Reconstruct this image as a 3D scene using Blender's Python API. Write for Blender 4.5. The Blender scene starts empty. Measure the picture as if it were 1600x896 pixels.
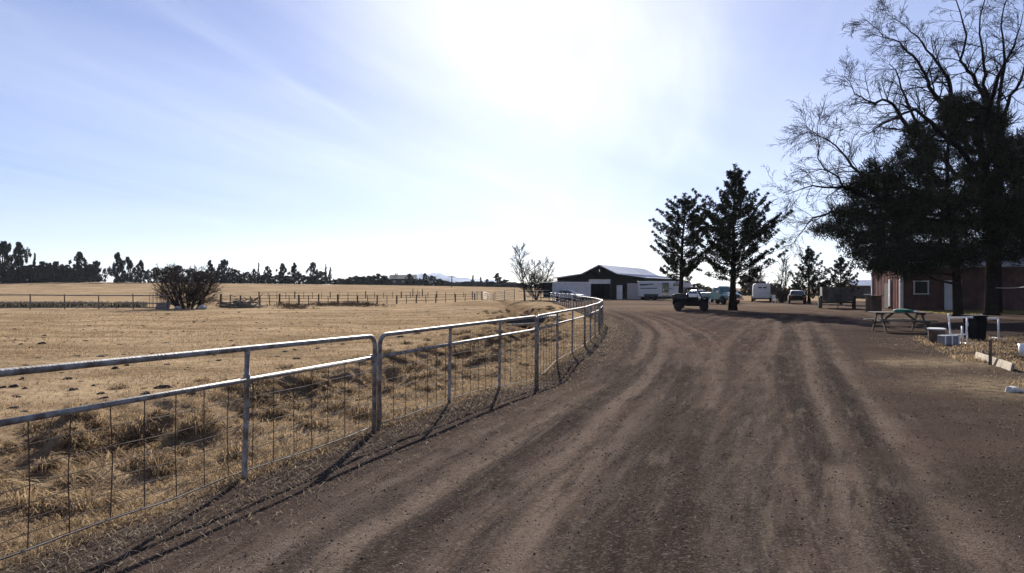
import bpy, bmesh, math, random
import numpy as np
from mathutils import Vector, Matrix
R = math.radians
random.seed(7)
NP = np.random.RandomState(11)
C = bpy.context.scene.collection
SC = bpy.context.scene

# ------------------------------------------------------------------ measuring the place
F, HZ, CH = 1100.0, 450.0, 1.7            # focal length in photo pixels, horizon row, eye height
def P(px, py, Y):                          # a point Y metres out seen at a photo pixel
    return Vector(((px - 800) / F * Y, Y, CH - (py - HZ) / F * Y))
def G(px, py):                             # the same on level ground
    Y = CH * F / (py - HZ)
    return ((px - 800) / F * Y, Y)
def X(px, Y): return (px - 800) / F * Y

# ------------------------------------------------------------------ noise on numpy arrays
def _h(i, j, s):
    i = i.astype(np.int64); j = j.astype(np.int64)
    n = (i * 374761393 + j * 668265263 + s * 974634777) & 0xffffffff
    n = ((n ^ (n >> 13)) * 1274126177) & 0xffffffff
    return ((n ^ (n >> 16)) & 0xffff) / 65535.0
def vn(x, y, s=0):
    i = np.floor(x); j = np.floor(y); u = x - i; v = y - j
    u = u * u * (3 - 2 * u); v = v * v * (3 - 2 * v)
    return (_h(i, j, s) * (1 - u) + _h(i + 1, j, s) * u) * (1 - v) + (_h(i, j + 1, s) * (1 - u) + _h(i + 1, j + 1, s) * u) * v
def fbm(x, y, s=0, o=4):
    a, t, n = .5, 0, 0
    for k in range(o):
        t = t + a * vn(x, y, s + k * 17); n += a; a *= .5; x = x * 2.03 + 5.1; y = y * 2.03 + 3.7
    return t / n
def ss(a, b, v):
    t = np.clip((v - a) / (b - a), 0, 1); return t * t * (3 - 2 * t)
def pdist(x, y, pts):                      # distance to a polyline, and side (+ = right of it)
    best = np.full(np.shape(x), 1e9); side = np.zeros(np.shape(x))
    for (ax, ay), (bx, by) in zip(pts[:-1], pts[1:]):
        dx, dy = bx - ax, by - ay; L2 = dx * dx + dy * dy
        t = np.clip(((x - ax) * dx + (y - ay) * dy) / L2, 0, 1)
        d = np.hypot(x - ax - t * dx, y - ay - t * dy)
        s = np.sign((x - ax) * dy - (y - ay) * dx)
        m = d < best
        best = np.where(m, d, best); side = np.where(m, s, side)
    return best, side

# ------------------------------------------------------------------ lines on the ground
JOINTS = [(-3.71, 2.69), (-1.61, 8.42), (.50, 14.05), (2.12, 20.5), (3.25, 26.3), (4.15, 32.2), (4.5, 38.2), (4.58, 44.3), (4.6, 50.4)]
FENCE = [(-7.9, -9.0)] + JOINTS + [(4.9, 72), (4.8, 90), (-3, 112), (-60, 140)]
DITCH = [(-9.5, -6), (-6.2, 3.5), (-4.6, 8), (-2.6, 13.5), (-.5, 21), (.6, 30), (.9, 42), (.6, 56), (-1, 88), (-6, 118)]
RIGHT = [G(1640, 1100), G(1560, 880), G(1420, 650), G(1330, 560), G(1300, 514), (24, 38), (60, 44)]
TRACKS_MAIN = [([G(390, 1000), G(560, 840), G(700, 752), G(800, 690), G(880, 640), G(960, 588), G(1000, 548), G(1008, 520), G(985, 499), G(945, 484), (8.5, 62), (9, 80)], .21, .95),
          ([G(760, 1000), G(880, 720), G(960, 630), G(1028, 560), G(1040, 525), G(1022, 503), G(970, 486), G(935, 478), (10.8, 80)], .19, .75),
          ([G(905, 640), G(950, 598), G(985, 566), G(1003, 538)], .24, .5),
          ([G(1185, 1200), G(1168, 800), G(1165, 660), G(1172, 590), G(1190, 545), G(1225, 515), G(1262, 500)], .2, .45),
          ([G(1640, 1000), G(1490, 836), G(1435, 740), G(1366, 640), G(1310, 565), G(1285, 525), G(1262, 503), (18.5, 44)], .17, .8),
          ([G(1330, 800), G(1285, 640), G(1262, 570), G(1250, 530), G(1240, 505)], .16, .45),
          ([G(1110, 780), G(1100, 650), G(1110, 580), G(1130, 540), G(1160, 512), G(1210, 496), (22, 45)], .16, .45)]
def side(pts, o):
    out = []
    for i, p in enumerate(pts):
        a = pts[max(i - 1, 0)]; b = pts[min(i + 1, len(pts) - 1)]; dx, dy = b[0] - a[0], b[1] - a[1]; L = math.hypot(dx, dy) or 1; out.append((p[0] + dy / L * o, p[1] - dx / L * o))
    return out
TRACKS = TRACKS_MAIN + [(side(TRACKS_MAIN[0][0], 1.55), .17, .5), (side(TRACKS_MAIN[0][0], -.75), .12, .35), (side(TRACKS_MAIN[4][0], -1.5), .15, .4), (side(TRACKS_MAIN[3][0], -1.05), .13, .3), (side(TRACKS_MAIN[3][0], .8), .13, .35)]
RUTS = [([G(560, 896), G(690, 800), G(830, 700), G(930, 622), G(985, 570)], .16),
        ([G(930, 896), G(1000, 760), G(1050, 640), G(1075, 575)], .3),
        ([G(1420, 896), G(1380, 740), G(1325, 640), G(1290, 570)], .2),
        ([G(1300, 720), G(1240, 620), G(1222, 560)], .18),
        ([G(1040, 896), G(1080, 730), G(1095, 640)], .22)]

def H(x, y, fine=True):
    x = np.asarray(x, float); y = np.asarray(y, float)
    left = np.interp(x, [-150, -110, -84, -50, -21, 0, 15, 45], [1, .94, .85, .74, .62, .5, .38, 0])
    z = 3.6 * ss(112, 235, y) * left
    z = z - .25 * np.exp(-((x + 12) / 14) ** 2 - ((y - 80) / 18) ** 2)
    z = z + .62 * np.exp(-((x + 3.2) / 3.6) ** 2 - ((y - 66) / 13) ** 2)
    z = z + .35 * np.exp(-((x - 2.8) / 1.3) ** 2 - ((y - 56) / 11) ** 2)
    z = z - .16 * np.exp(-((x - .6) / 1.5) ** 2 - ((y - 13.7) / 1.6) ** 2)
    dd, _ = pdist(x, y, DITCH)
    w = 1 + .35 * (fbm(x * .35, y * .35, 3) - .5) * 2
    z = z - .42 * np.exp(-(dd / (.75 * w)) ** 2) * ss(120, 100, y)
    if fine:
        rough = np.exp(-(np.maximum(dd - .4, 0) / 1.25) ** 2) * ss(75, 40, y)
        fd, fs = pdist(x, y, FENCE)
        road = ss(.3, 1.0, fd) * (fs > 0) * ss(110, 85, y)
        z = z + rough * ((fbm(x * 1.5, y * 1.3, 9, 5) - .5) * .68 + np.maximum(fbm(x * 2.3, y * 2.0, 31, 3) - .5, 0) * .7)
        z = z + (1 - road) * (1 - rough) * ((fbm(x * .9, y * .9, 21, 4) - .5) * .09 + (fbm(x * 6, y * 6, 41, 2) - .5) * .03)
        z = z + road * (fbm(x * 1.2, y * 1.2, 55, 3) - .5) * .03
        for pts, wd, k in TRACKS:
            d, _ = pdist(x, y, pts); z = z - .022 * k * np.exp(-(d / wd) ** 2) + .014 * k * np.exp(-((d - wd * 1.9) / (wd * .6)) ** 2)
    return z
def h(x, y): return float(H(np.array([x]), np.array([y]), True)[0])
def hs(x, y): return float(H(np.array([x]), np.array([y]), False)[0])

# ------------------------------------------------------------------ materials
MATS = {}
def mat(name, col, rough=.6, metal=0., var=.25, scale=6., bump=0., spec=.3, col2=None, coat=0., bscale=None):
    if name in MATS: return MATS[name]
    m = bpy.data.materials.new(name); m.use_nodes = True
    nt = m.node_tree; N = nt.nodes; L = nt.links; b = N['Principled BSDF']
    b.inputs['Roughness'].default_value = rough; b.inputs['Metallic'].default_value = metal
    b.inputs['Specular IOR Level'].default_value = spec
    if coat: b.inputs['Coat Weight'].default_value = coat
    tc = N.new('ShaderNodeTexCoord'); nz = N.new('ShaderNodeTexNoise')
    nz.inputs['Scale'].default_value = scale; nz.inputs['Detail'].default_value = 6
    L.new(tc.outputs['Object'], nz.inputs['Vector'])
    mx = N.new('ShaderNodeMix'); mx.data_type = 'RGBA'
    c2 = col2 or tuple(c * (1 - var) for c in col)
    mx.inputs['A'].default_value = (*c2, 1); mx.inputs['B'].default_value = (*[min(1, c * (1 + var * .4)) for c in col], 1)
    rp = N.new('ShaderNodeMapRange'); rp.inputs['From Min'].default_value = .35; rp.inputs['From Max'].default_value = .65
    L.new(nz.outputs['Fac'], rp.inputs['Value']); L.new(rp.outputs['Result'], mx.inputs['Factor'])
    L.new(mx.outputs['Result'], b.inputs['Base Color'])
    if bump:
        nb = N.new('ShaderNodeTexNoise'); nb.inputs['Scale'].default_value = bscale or scale * 4; nb.inputs['Detail'].default_value = 5
        L.new(tc.outputs['Object'], nb.inputs['Vector'])
        bp = N.new('ShaderNodeBump'); bp.inputs['Strength'].default_value = bump; bp.inputs['Distance'].default_value = .03
        L.new(nb.outputs['Fac'], bp.inputs['Height']); L.new(bp.outputs['Normal'], b.inputs['Normal'])
    MATS[name] = m; return m
def tinted(name, a, b_, trans=0., rough=.9):          # colour runs from a to b along the 'tint' attribute
    m = bpy.data.materials.new(name); m.use_nodes = True; nt = m.node_tree; N = nt.nodes; L = nt.links
    b = N['Principled BSDF']; b.inputs['Roughness'].default_value = rough; b.inputs['Specular IOR Level'].default_value = .03
    at = N.new('ShaderNodeAttribute'); at.attribute_name = 'tint'
    mx = N.new('ShaderNodeMix'); mx.data_type = 'RGBA'
    mx.inputs['A'].default_value = (*a, 1); mx.inputs['B'].default_value = (*b_, 1)
    L.new(at.outputs['Fac'], mx.inputs['Factor']); L.new(mx.outputs['Result'], b.inputs['Base Color'])
    if trans:
        t = N.new('ShaderNodeBsdfTranslucent'); L.new(mx.outputs['Result'], t.inputs['Color'])
        ms = N.new('ShaderNodeMixShader'); ms.inputs[0].default_value = trans
        L.new(b.outputs[0], ms.inputs[1]); L.new(t.outputs[0], ms.inputs[2]); L.new(ms.outputs[0], N['Material Output'].inputs['Surface'])
    MATS[name] = m; return m

M_PIPE = mat('galvanised_pipe', (.25, .245, .24), .58, .2, .5, 14, .15, .35, (.12, .095, .078))
M_WIRE = mat('rusty_wire', (.10, .07, .055), .8, .2, .5, 20)
M_OLDWIRE = mat('weathered_bar', (.24, .21, .18), .8, 0, .6, 3)
M_RAIL = mat('pale_pipe', (.3, .3, .31), .5, .3, .3, 5)
M_WOOD = mat('grey_timber', (.12, .095, .075), .9, 0, .5, 3, .4)
M_DARKWOOD = mat('dark_timber', (.05, .04, .032), .9, 0, .5, 3, .4)
M_PLANK = mat('pale_timber', (.30, .245, .18), .85, 0, .35, 5, .3)
M_TABLE = mat('table_timber', (.125, .10, .078), .85, 0, .4, 6, .3)
M_WHITE = mat('white_paint', (.47, .47, .49), .45, 0, .12, 2.5, .05, .4)
M_PVC = mat('white_plastic', (.72, .72, .74), .4, 0, .1, 8)
M_BLACK = mat('black_paint', (.012, .012, .014), .35, 0, .4, 4, 0, .5)
M_FLATBLACK = mat('flat_black', (.012, .012, .012), .95, 0, .4, 4, 0, .1)
M_RUBBER = mat('rubber', (.015, .015, .015), .85, 0, .4, 8)
M_GLASS = mat('dark_glass', (.02, .028, .03), .08, 0, .2, 2, 0, .8)
M_GLASSG = mat('green_glass', (.06, .12, .105), .1, 0, .2, 2, 0, .8)
M_CHROME = mat('chrome', (.6, .6, .6), .18, 1, .15, 6)
M_TEAL = mat('teal_paint', (.13, .27, .26), .28, 0, .2, 3, 0, .5, coat=.4)
M_SILVER = mat('silver_paint', (.38, .41, .46), .3, .6, .1, 2, 0, .5)
M_CARWHITE = mat('white_car_paint', (.72, .72, .72), .3, 0, .08, 2, 0, .5)
M_BARN = mat('dark_barn_siding', (.010, .009, .009), .9, 0, .4, 2, .1, .08)
M_ROOF = mat('metal_roof', (.55, .56, .62), .35, .35, .12, .6, .05)
M_ROOFG = mat('grey_roof', (.26, .25, .25), .8, 0, .25, 2, .2)
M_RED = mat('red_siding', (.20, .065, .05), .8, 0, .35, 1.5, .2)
M_REDSHADE = mat('shaded_red_siding', (.09, .045, .038), .8, 0, .35, 1.5, .2)  # front wall: pine shade put into a darker copy of the red
M_BARK = mat('juniper_bark', (.03, .023, .019), .95, 0, .5, 9, .7, 0.)
M_PINEBARK = mat('pine_bark', (.028, .022, .018), .95, 0, .5, 7, .8, 0.)
M_GREYBARK = mat('grey_bark', (.022, .019, .018), .95, 0, .4, 7, .4, 0.)
M_TWIG = mat('brown_twigs', (.085, .06, .048), .95, 0, .4, 7)
M_STONE = mat('pale_stone', (.5, .48, .45), .9, 0, .3, 6, .3)
M_RUST = mat('rusty_steel', (.08, .07, .07), .8, .2, .5, 4, .2)
M_BROWN = mat('brown_box', (.10, .065, .048), .85, 0, .4, 5, .2)
M_GREEN = mat('green_cloth', (.03, .16, .11), .8, 0, .3, 8, .2)
M_SOIL = mat('dark_soil', (.045, .032, .024), 1, 0, .5, 6, .6)
M_LEAF = tinted('juniper_needles', (.012, .015, .008), (.04, .045, .023), 0)
M_PINE = tinted('pine_needles', (.010, .012, .007), (.048, .052, .032), 0)
M_FARLEAF = tinted('far_needles', (.02, .022, .014), (.045, .045, .026), 0)
M_BROWNLEAF = tinted('dry_brush', (.05, .035, .026), (.13, .09, .06), .1)
M_STRAW = tinted('straw', (.085, .057, .036), (.46, .335, .20), .32)
M_SHORT = tinted('short_grass', (.15, .10, .06), (.40, .285, .165), .35)
M_LITTER = tinted('straw_litter', (.16, .12, .085), (.5, .41, .29), .2)
M_PEBBLE = tinted('pebbles', (.055, .044, .038), (.36, .31, .27))

# ------------------------------------------------------------------ building helpers
class MB:
    def __init__(s): s.v = []; s.f = []
    def add(s, vs, fs):
        o = len(s.v); s.v += [tuple(v) for v in vs]; s.f += [tuple(i + o for i in f) for f in fs]; return s
    def box(s, c, d, rz=0., tilt=None):
        c = Vector(c); hx, hy, hz = d[0] / 2, d[1] / 2, d[2] / 2
        vs = [Vector((a * hx, b * hy, e * hz)) for a in (-1, 1) for b in (-1, 1) for e in (-1, 1)]
        m = Matrix.Rotation(rz, 3, 'Z')
        if tilt: m = m @ Matrix.Rotation(tilt[1], 3, tilt[0])
        return s.add([c + m @ v for v in vs], [(0, 1, 3, 2), (4, 6, 7, 5), (0, 4, 5, 1), (2, 3, 7, 6), (0, 2, 6, 4), (1, 5, 7, 3)])
    def tube(s, pts, rad, n=8, cap=True):
        pts = [Vector(p) for p in pts]; k = len(pts)
        if not hasattr(rad, '__len__'): rad = [rad] * k
        rings = []; u = None
        for i, p in enumerate(pts):
            t = (pts[min(i + 1, k - 1)] - pts[max(i - 1, 0)])
            if t.length < 1e-9: t = Vector((0, 0, 1))
            t.normalize()
            if u is None:
                a = Vector((0, 0, 1)) if abs(t.z) < .9 else Vector((1, 0, 0)); u = t.cross(a).normalized()
            else:
                u = u - t * u.dot(t)
                if u.length < 1e-6: u = t.orthogonal()
                u.normalize()
            w = t.cross(u)
            rings.append([p + (u * math.cos(2 * math.pi * j / n) + w * math.sin(2 * math.pi * j / n)) * rad[i] for j in range(n)])
        vs = [v for r in rings for v in r]; fs = []
        for i in range(k - 1):
            for j in range(n):
                a = i * n + j; b = i * n + (j + 1) % n; fs.append((a, b, b + n, a + n))
        if cap: fs += [tuple(range(n))[::-1], tuple(range((k - 1) * n, k * n))]
        return s.add(vs, fs)
    def prism(s, prof, y0, y1, axis='y', inset=0.):     # prof: (x,z) outline extruded along y
        n = len(prof); cx = sum(p[0] for p in prof) / n; cz = sum(p[1] for p in prof) / n
        def pt(p, y): return (p[0], y, p[1]) if axis == 'y' else (y, p[0], p[1])
        vs = [pt(p, y0) for p in prof] + [pt(p, y1) for p in prof]
        fs = [tuple(range(n)), tuple(range(2 * n - 1, n - 1, -1))] + [(i, i + n, (i + 1) % n + n, (i + 1) % n) for i in range(n)]
        return s.add(vs, fs)
    def loft(s, rings):
        n = len(rings[0]); vs = [v for r in rings for v in r]; fs = []
        for i in range(len(rings) - 1):
            for j in range(n):
                fs.append((i * n + j, i * n + (j + 1) % n, (i + 1) * n + (j + 1) % n, (i + 1) * n + j))
        fs += [tuple(range(n))[::-1], tuple(range((len(rings) - 1) * n, len(rings) * n))]
        return s.add(vs, fs)
    def lathe_y(s, c, prof, n=20):                      # prof: (radius, y offset), revolved about the y axis
        vs = []; k = len(prof)
        for r, y in prof:
            for j in range(n):
                a = 2 * math.pi * j / n; vs.append((c[0] + r * math.cos(a), c[1] + y, c[2] + r * math.sin(a)))
        fs = [(i * n + j, i * n + (j + 1) % n, (i + 1) * n + (j + 1) % n, (i + 1) * n + j) for i in range(k - 1) for j in range(n)]
        fs += [tuple(range(n))[::-1], tuple(range((k - 1) * n, k * n))]
        return s.add(vs, fs)
    def lathe_z(s, c, prof, n=16):
        vs = []; k = len(prof)
        for r, z in prof:
            for j in range(n):
                a = 2 * math.pi * j / n; vs.append((c[0] + r * math.cos(a), c[1] + r * math.sin(a), c[2] + z))
        fs = [(i * n + j, i * n + (j + 1) % n, (i + 1) * n + (j + 1) % n, (i + 1) * n + j) for i in range(k - 1) for j in range(n)]
        fs += [tuple(range(n))[::-1], tuple(range((k - 1) * n, k * n))]
        return s.add(vs, fs)
def O(name, mb, m, parent=None, bevel=0., smooth=False):
    me = bpy.data.meshes.new(name); me.from_pydata(mb.v, [], mb.f)
    bm = bmesh.new(); bm.from_mesh(me); bmesh.ops.recalc_face_normals(bm, faces=bm.faces); bm.to_mesh(me); bm.free()
    if smooth: me.polygons.foreach_set('use_smooth', [True] * len(me.polygons))
    me.materials.append(m); o = bpy.data.objects.new(name, me); C.objects.link(o)
    if parent: o.parent = parent
    if bevel:
        b = o.modifiers.new('bevel', 'BEVEL'); b.width = bevel; b.segments = 2; b.limit_method = 'ANGLE'; b.angle_limit = R(35)
    return o
def arr(name, V, Fc, m, parent=None, tint=None, smooth=False):   # V (n,3); Fc (k,3|4)
    V = np.asarray(V, np.float32); Fc = np.asarray(Fc, np.int32); k, w = Fc.shape
    me = bpy.data.meshes.new(name); me.vertices.add(len(V)); me.vertices.foreach_set('co', V.ravel())
    me.loops.add(k * w); me.loops.foreach_set('vertex_index', Fc.ravel())
    me.polygons.add(k); me.polygons.foreach_set('loop_start', np.arange(0, k * w, w, dtype=np.int32))
    me.polygons.foreach_set('use_smooth', np.full(k, smooth)); me.update(calc_edges=True)
    if tint is not None:
        at = me.attributes.new('tint', 'FLOAT', 'POINT'); at.data.foreach_set('value', np.asarray(tint, np.float32))
    me.materials.append(m); o = bpy.data.objects.new(name, me); C.objects.link(o)
    if parent: o.parent = parent
    return o
def T(o, label=None, cat=None, group=None, kind=None):
    if label: o['label'] = label
    if cat: o['category'] = cat
    if group: o['group'] = group
    if kind: o['kind'] = kind
    return o
def E(name, label, cat, loc, rz=0., group=None):
    o = bpy.data.objects.new(name, None); C.objects.link(o); o.location = loc; o.rotation_euler = (0, 0, rz)
    o.empty_display_size = .3
    return T(o, label, cat, group)
def dup(root, loc, rz, sc, label):
    r = root.copy(); C.objects.link(r); r.location = loc; r.rotation_euler = (0, 0, rz); r.scale = sc
    r['label'] = label
    for ch in list(root.children):
        c = ch.copy(); C.objects.link(c); c.parent = r
        for g in list(ch.children):
            d = g.copy(); C.objects.link(d); d.parent = c
    return r

# ------------------------------------------------------------------ camera, sun, sky
cam = bpy.data.objects.new('camera', bpy.data.cameras.new('camera')); C.objects.link(cam); SC.camera = cam
cam.location = (0, 0, CH); cam.rotation_euler = (R(90) + 2 / F, 0, 0)
cam.data.sensor_width = 36; cam.data.lens = 36 * F / 1600; cam.data.clip_end = 30000; cam.data.clip_start = .05
SUN_EL, SUN_AZ = R(24.8), R(2.2)
sd = Vector((math.sin(SUN_AZ) * math.cos(SUN_EL), math.cos(SUN_AZ) * math.cos(SUN_EL), math.sin(SUN_EL)))
sl = bpy.data.lights.new('sun', 'SUN'); sl.energy = 5.0; sl.angle = R(.5); sl.color = (1, .94, .85)
so = bpy.data.objects.new('sun', sl); C.objects.link(so); so.rotation_euler = (-sd).to_track_quat('-Z', 'Y').to_euler()
W = bpy.data.worlds.new('World'); SC.world = W; W.use_nodes = True
def world():
    nt = W.node_tree; N = nt.nodes; L = nt.links; bg = N['Background']
    sky = N.new('ShaderNodeTexSky'); sky.sky_type = 'NISHITA'; sky.sun_disc = False
    sky.sun_elevation = SUN_EL; sky.sun_rotation = SUN_AZ; sky.altitude = 900; sky.air_density = 1.0; sky.dust_density = .42; sky.ozone_density = 2.5
    tc = N.new('ShaderNodeTexCoord'); sep = N.new('ShaderNodeSeparateXYZ'); L.new(tc.outputs['Generated'], sep.inputs[0])
    zc = N.new('ShaderNodeMath'); zc.operation = 'MAXIMUM'; zc.inputs[1].default_value = .03; L.new(sep.outputs['Z'], zc.inputs[0])
    zz = N.new('ShaderNodeMath'); zz.operation = 'ADD'; zz.inputs[1].default_value = .06; L.new(zc.outputs[0], zz.inputs[0])
    dx = N.new('ShaderNodeMath'); dx.operation = 'DIVIDE'; L.new(sep.outputs['X'], dx.inputs[0]); L.new(zz.outputs[0], dx.inputs[1])
    dy = N.new('ShaderNodeMath'); dy.operation = 'DIVIDE'; L.new(sep.outputs['Y'], dy.inputs[0]); L.new(zz.outputs[0], dy.inputs[1])
    cb = N.new('ShaderNodeCombineXYZ'); L.new(dx.outputs[0], cb.inputs[0]); L.new(dy.outputs[0], cb.inputs[1])
    def cirrus(rot, sx, sy, scale, off, lo, hi, dist):
        m0 = N.new('ShaderNodeMapping'); m0.inputs['Rotation'].default_value = (0, 0, R(rot)); L.new(cb.outputs[0], m0.inputs['Vector'])
        mp = N.new('ShaderNodeMapping'); mp.inputs['Scale'].default_value = (sx, sy, 1); mp.inputs['Location'].default_value = off
        L.new(m0.outputs[0], mp.inputs['Vector'])
        nz = N.new('ShaderNodeTexNoise'); nz.inputs['Scale'].default_value = scale; nz.inputs['Detail'].default_value = 6; nz.inputs['Roughness'].default_value = .52; nz.inputs['Distortion'].default_value = dist
        L.new(mp.outputs[0], nz.inputs['Vector'])
        r = N.new('ShaderNodeMapRange'); r.interpolation_type = 'SMOOTHSTEP'; r.inputs['From Min'].default_value = lo; r.inputs['From Max'].default_value = hi
        L.new(nz.outputs['Fac'], r.inputs['Value']); return r.outputs['Result']
    a = cirrus(18, .42, .13, 1.0, (2.35, 1.7, 0), .28, .84, 1.0)
    b = cirrus(13, 1.0, .16, 1.2, (3.1, 1.2, 0), .44, .84, 1.2)
    ad = N.new('ShaderNodeMath'); ad.operation = 'MULTIPLY_ADD'; ad.inputs[1].default_value = .6; L.new(b, ad.inputs[0]); L.new(a, ad.inputs[2])
    fade = N.new('ShaderNodeMapRange'); fade.inputs['From Min'].default_value = .03; fade.inputs['From Max'].default_value = .30; L.new(sep.outputs['Z'], fade.inputs['Value'])
    fm = N.new('ShaderNodeMath'); fm.operation = 'MULTIPLY'; L.new(ad.outputs[0], fm.inputs[0]); L.new(fade.outputs[0], fm.inputs[1])
    am = N.new('ShaderNodeMath'); am.operation = 'MULTIPLY'; am.inputs[1].default_value = .75; am.use_clamp = True; L.new(fm.outputs[0], am.inputs[0])
    dt = N.new('ShaderNodeVectorMath'); dt.operation = 'DOT_PRODUCT'; dt.inputs[1].default_value = sd; L.new(tc.outputs['Generated'], dt.inputs[0])
    au = N.new('ShaderNodeMapRange'); au.interpolation_type = 'SMOOTHSTEP'; au.inputs['From Min'].default_value = .94; au.inputs['From Max'].default_value = 1.0; au.inputs['To Max'].default_value = .35; L.new(dt.outputs['Value'], au.inputs['Value'])
    am2 = N.new('ShaderNodeMath'); am2.operation = 'ADD'; am2.use_clamp = True; L.new(am.outputs[0], am2.inputs[0]); L.new(au.outputs['Result'], am2.inputs[1]); am = am2
    hs_ = N.new('ShaderNodeHueSaturation'); hs_.inputs['Hue'].default_value = .515; hs_.inputs['Saturation'].default_value = 1.15; hs_.inputs['Value'].default_value = 1.38
    gm = N.new('ShaderNodeGamma'); gm.inputs['Gamma'].default_value = .72; L.new(sky.outputs[0], gm.inputs['Color']); L.new(gm.outputs[0], hs_.inputs['Color'])
    # cirrus scatters the sun forward: it is whitest near the sun, and takes a share of the sky's own light
    cl = N.new('ShaderNodeHueSaturation'); cl.inputs['Saturation'].default_value = .45; cl.inputs['Value'].default_value = 1.5; L.new(hs_.outputs[0], cl.inputs['Color'])
    tint = N.new('ShaderNodeMix'); tint.data_type = 'RGBA'; tint.blend_type = 'MULTIPLY'; tint.inputs['Factor'].default_value = 1
    tint.inputs['B'].default_value = (.93, .94, 1.12, 1); L.new(hs_.outputs[0], tint.inputs['A'])
    mx = N.new('ShaderNodeMix'); mx.data_type = 'RGBA'; L.new(am.outputs[0], mx.inputs['Factor']); L.new(tint.outputs['Result'], mx.inputs['A']); L.new(cl.outputs[0], mx.inputs['B'])
    L.new(mx.outputs['Result'], bg.inputs['Color']); bg.inputs['Strength'].default_value = .05
world()
SC.view_settings.view_transform = 'Standard'; SC.view_settings.look = 'None'; SC.view_settings.gamma = 1; SC.view_settings.use_curve_mapping = False
SC.view_settings.exposure = 1.4

# ------------------------------------------------------------------ ground: pasture, ditch, yard and gravel road from one grid
def axis(lo, hi, step, far_lo, far_hi, ratio):
    a = list(np.arange(lo, hi + 1e-6, step)); s = step; v = a[-1]
    while v < far_hi: s = min(s * ratio, 400); v += s; a.append(v)
    s = step; v = a[0]; pre = []
    while v > far_lo: s = min(s * ratio, 400); v -= s; pre.append(v)
    return np.array(pre[::-1] + a)
def ground():
    xs = axis(-9, 9.5, .085, -6000, 6000, 1.045); ys = axis(2.2, 24, .085, -60, 7400, 1.028)
    gx, gy = np.meshgrid(xs, ys); nx, ny = len(xs), len(ys)
    x = gx.ravel(); y = gy.ravel(); z = H(x, y)
    fd, fs = pdist(x, y, FENCE); sdist = fd * fs
    rd, rs = pdist(x, y, RIGHT); rdist = -rd * rs                       # + = inside, left of the right edge
    wob = (fbm(x * 1.1, y * 1.1, 77, 4) - .5)
    inroad = ss(-.5, .08, sdist + wob * .9) * ss(96, 84, y + wob * 6)
    gv = ss(-.9, .6, rdist + wob * 2.0) * ss(.45, 1.5, sdist + wob * 1.4); gravel = inroad * gv
    dirt = inroad * ss(60, 30, x)
    track = np.zeros_like(x); hx = .7 + .6 * fbm(x * .7, y * .35, 5, 3)
    for pts, wd, k in TRACKS:
        d, _ = pdist(x, y, pts); track = np.maximum(track, k * np.exp(-(d / (wd * (1 + .5 * wob))) ** 2) * hx)
    rut = np.zeros_like(x)
    for pts, wd in RUTS:
        d, _ = pdist(x, y, pts); rut = np.maximum(rut, np.exp(-(d / wd) ** 2))
    d0, s0 = pdist(x, y, TRACKS[0][0]); d4, s4 = pdist(x, y, TRACKS[4][0]); u0 = d0 * s0; u4 = d4 * s4; w0 = d4 / (d0 + d4 + 1e-6)
    streak = fbm((u0 + .15 * wob) * 4.6 + 40, y * .08, 131, 4) * w0 + fbm((u4 + .15 * wob) * 4.6 + 90, y * .08, 171, 4) * (1 - w0)
    dd, _ = pdist(x, y, DITCH)
    rough = np.exp(-(np.maximum(dd - .3, 0) / 1.3) ** 2) * ss(110, 80, y)
    V = np.stack([x, y, z], 1)
    idx = np.arange(nx * ny).reshape(ny, nx)
    Fc = np.stack([idx[:-1, :-1], idx[:-1, 1:], idx[1:, 1:], idx[1:, :-1]], -1).reshape(-1, 4)
    cg = (gravel > .5)[Fc].sum(1) >= 2
    m = bpy.data.materials.new('ground'); m.use_nodes = True; nt = m.node_tree; N = nt.nodes; L = nt.links; b = N['Principled BSDF']
    b.inputs['Roughness'].default_value = 1; b.inputs['Specular IOR Level'].default_value = 0
    tc = N.new('ShaderNodeTexCoord')
    def noise(s, d=5, r=.55, sc=(1, 1, 1)):
        n = N.new('ShaderNodeTexNoise'); n.inputs['Scale'].default_value = s; n.inputs['Detail'].default_value = d; n.inputs['Roughness'].default_value = r
        mp = N.new('ShaderNodeMapping'); mp.inputs['Scale'].default_value = sc
        L.new(tc.outputs['Object'], mp.inputs['Vector']); L.new(mp.outputs[0], n.inputs['Vector']); return n.outputs['Fac']
    def rng(v, a, c):
        r = N.new('ShaderNodeMapRange'); r.inputs['From Min'].default_value = a; r.inputs['From Max'].default_value = c; L.new(v, r.inputs['Value']); return r.outputs['Result']
    def mix(f, A, B):
        q = N.new('ShaderNodeMix'); q.data_type = 'RGBA'
        for s_, v in (('Factor', f), ('A', A), ('B', B)):
            if isinstance(v, tuple): q.inputs[s_].default_value = (*v, 1)
            elif isinstance(v, float): q.inputs[s_].default_value = v
            else: L.new(v, q.inputs[s_])
        return q.outputs['Result']
    def mul(A, B):
        q = N.new('ShaderNodeMath'); q.operation = 'MULTIPLY'
        for i, v in enumerate((A, B)):
            if isinstance(v, float): q.inputs[i].default_value = v
            else: L.new(v, q.inputs[i])
        return q.outputs[0]
    def att(n):
        a = N.new('ShaderNodeAttribute'); a.attribute_name = n; return a.outputs['Fac']
    # grass
    g = mix(rng(noise(.09, 4), .35, .65), (.25, .185, .12), (.33, .245, .16))
    g = mix(mul(rng(noise(.35, 6, .65, (.6, 1.6, 1)), .46, .58), .8), g, (.15, .108, .068))
    g = mix(mul(rng(noise(.16, 5, .65, (.5, 1.5, 1)), .51, .6), .7), g, (.37, .275, .175))
    g = mix(mul(rng(noise(2.2, 6, .75), .52, .64), .75), g, (.12, .085, .052))
    g = mix(mul(rng(noise(7., 5, .75), .5, .7), .75), g, (.10, .068, .036))
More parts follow.
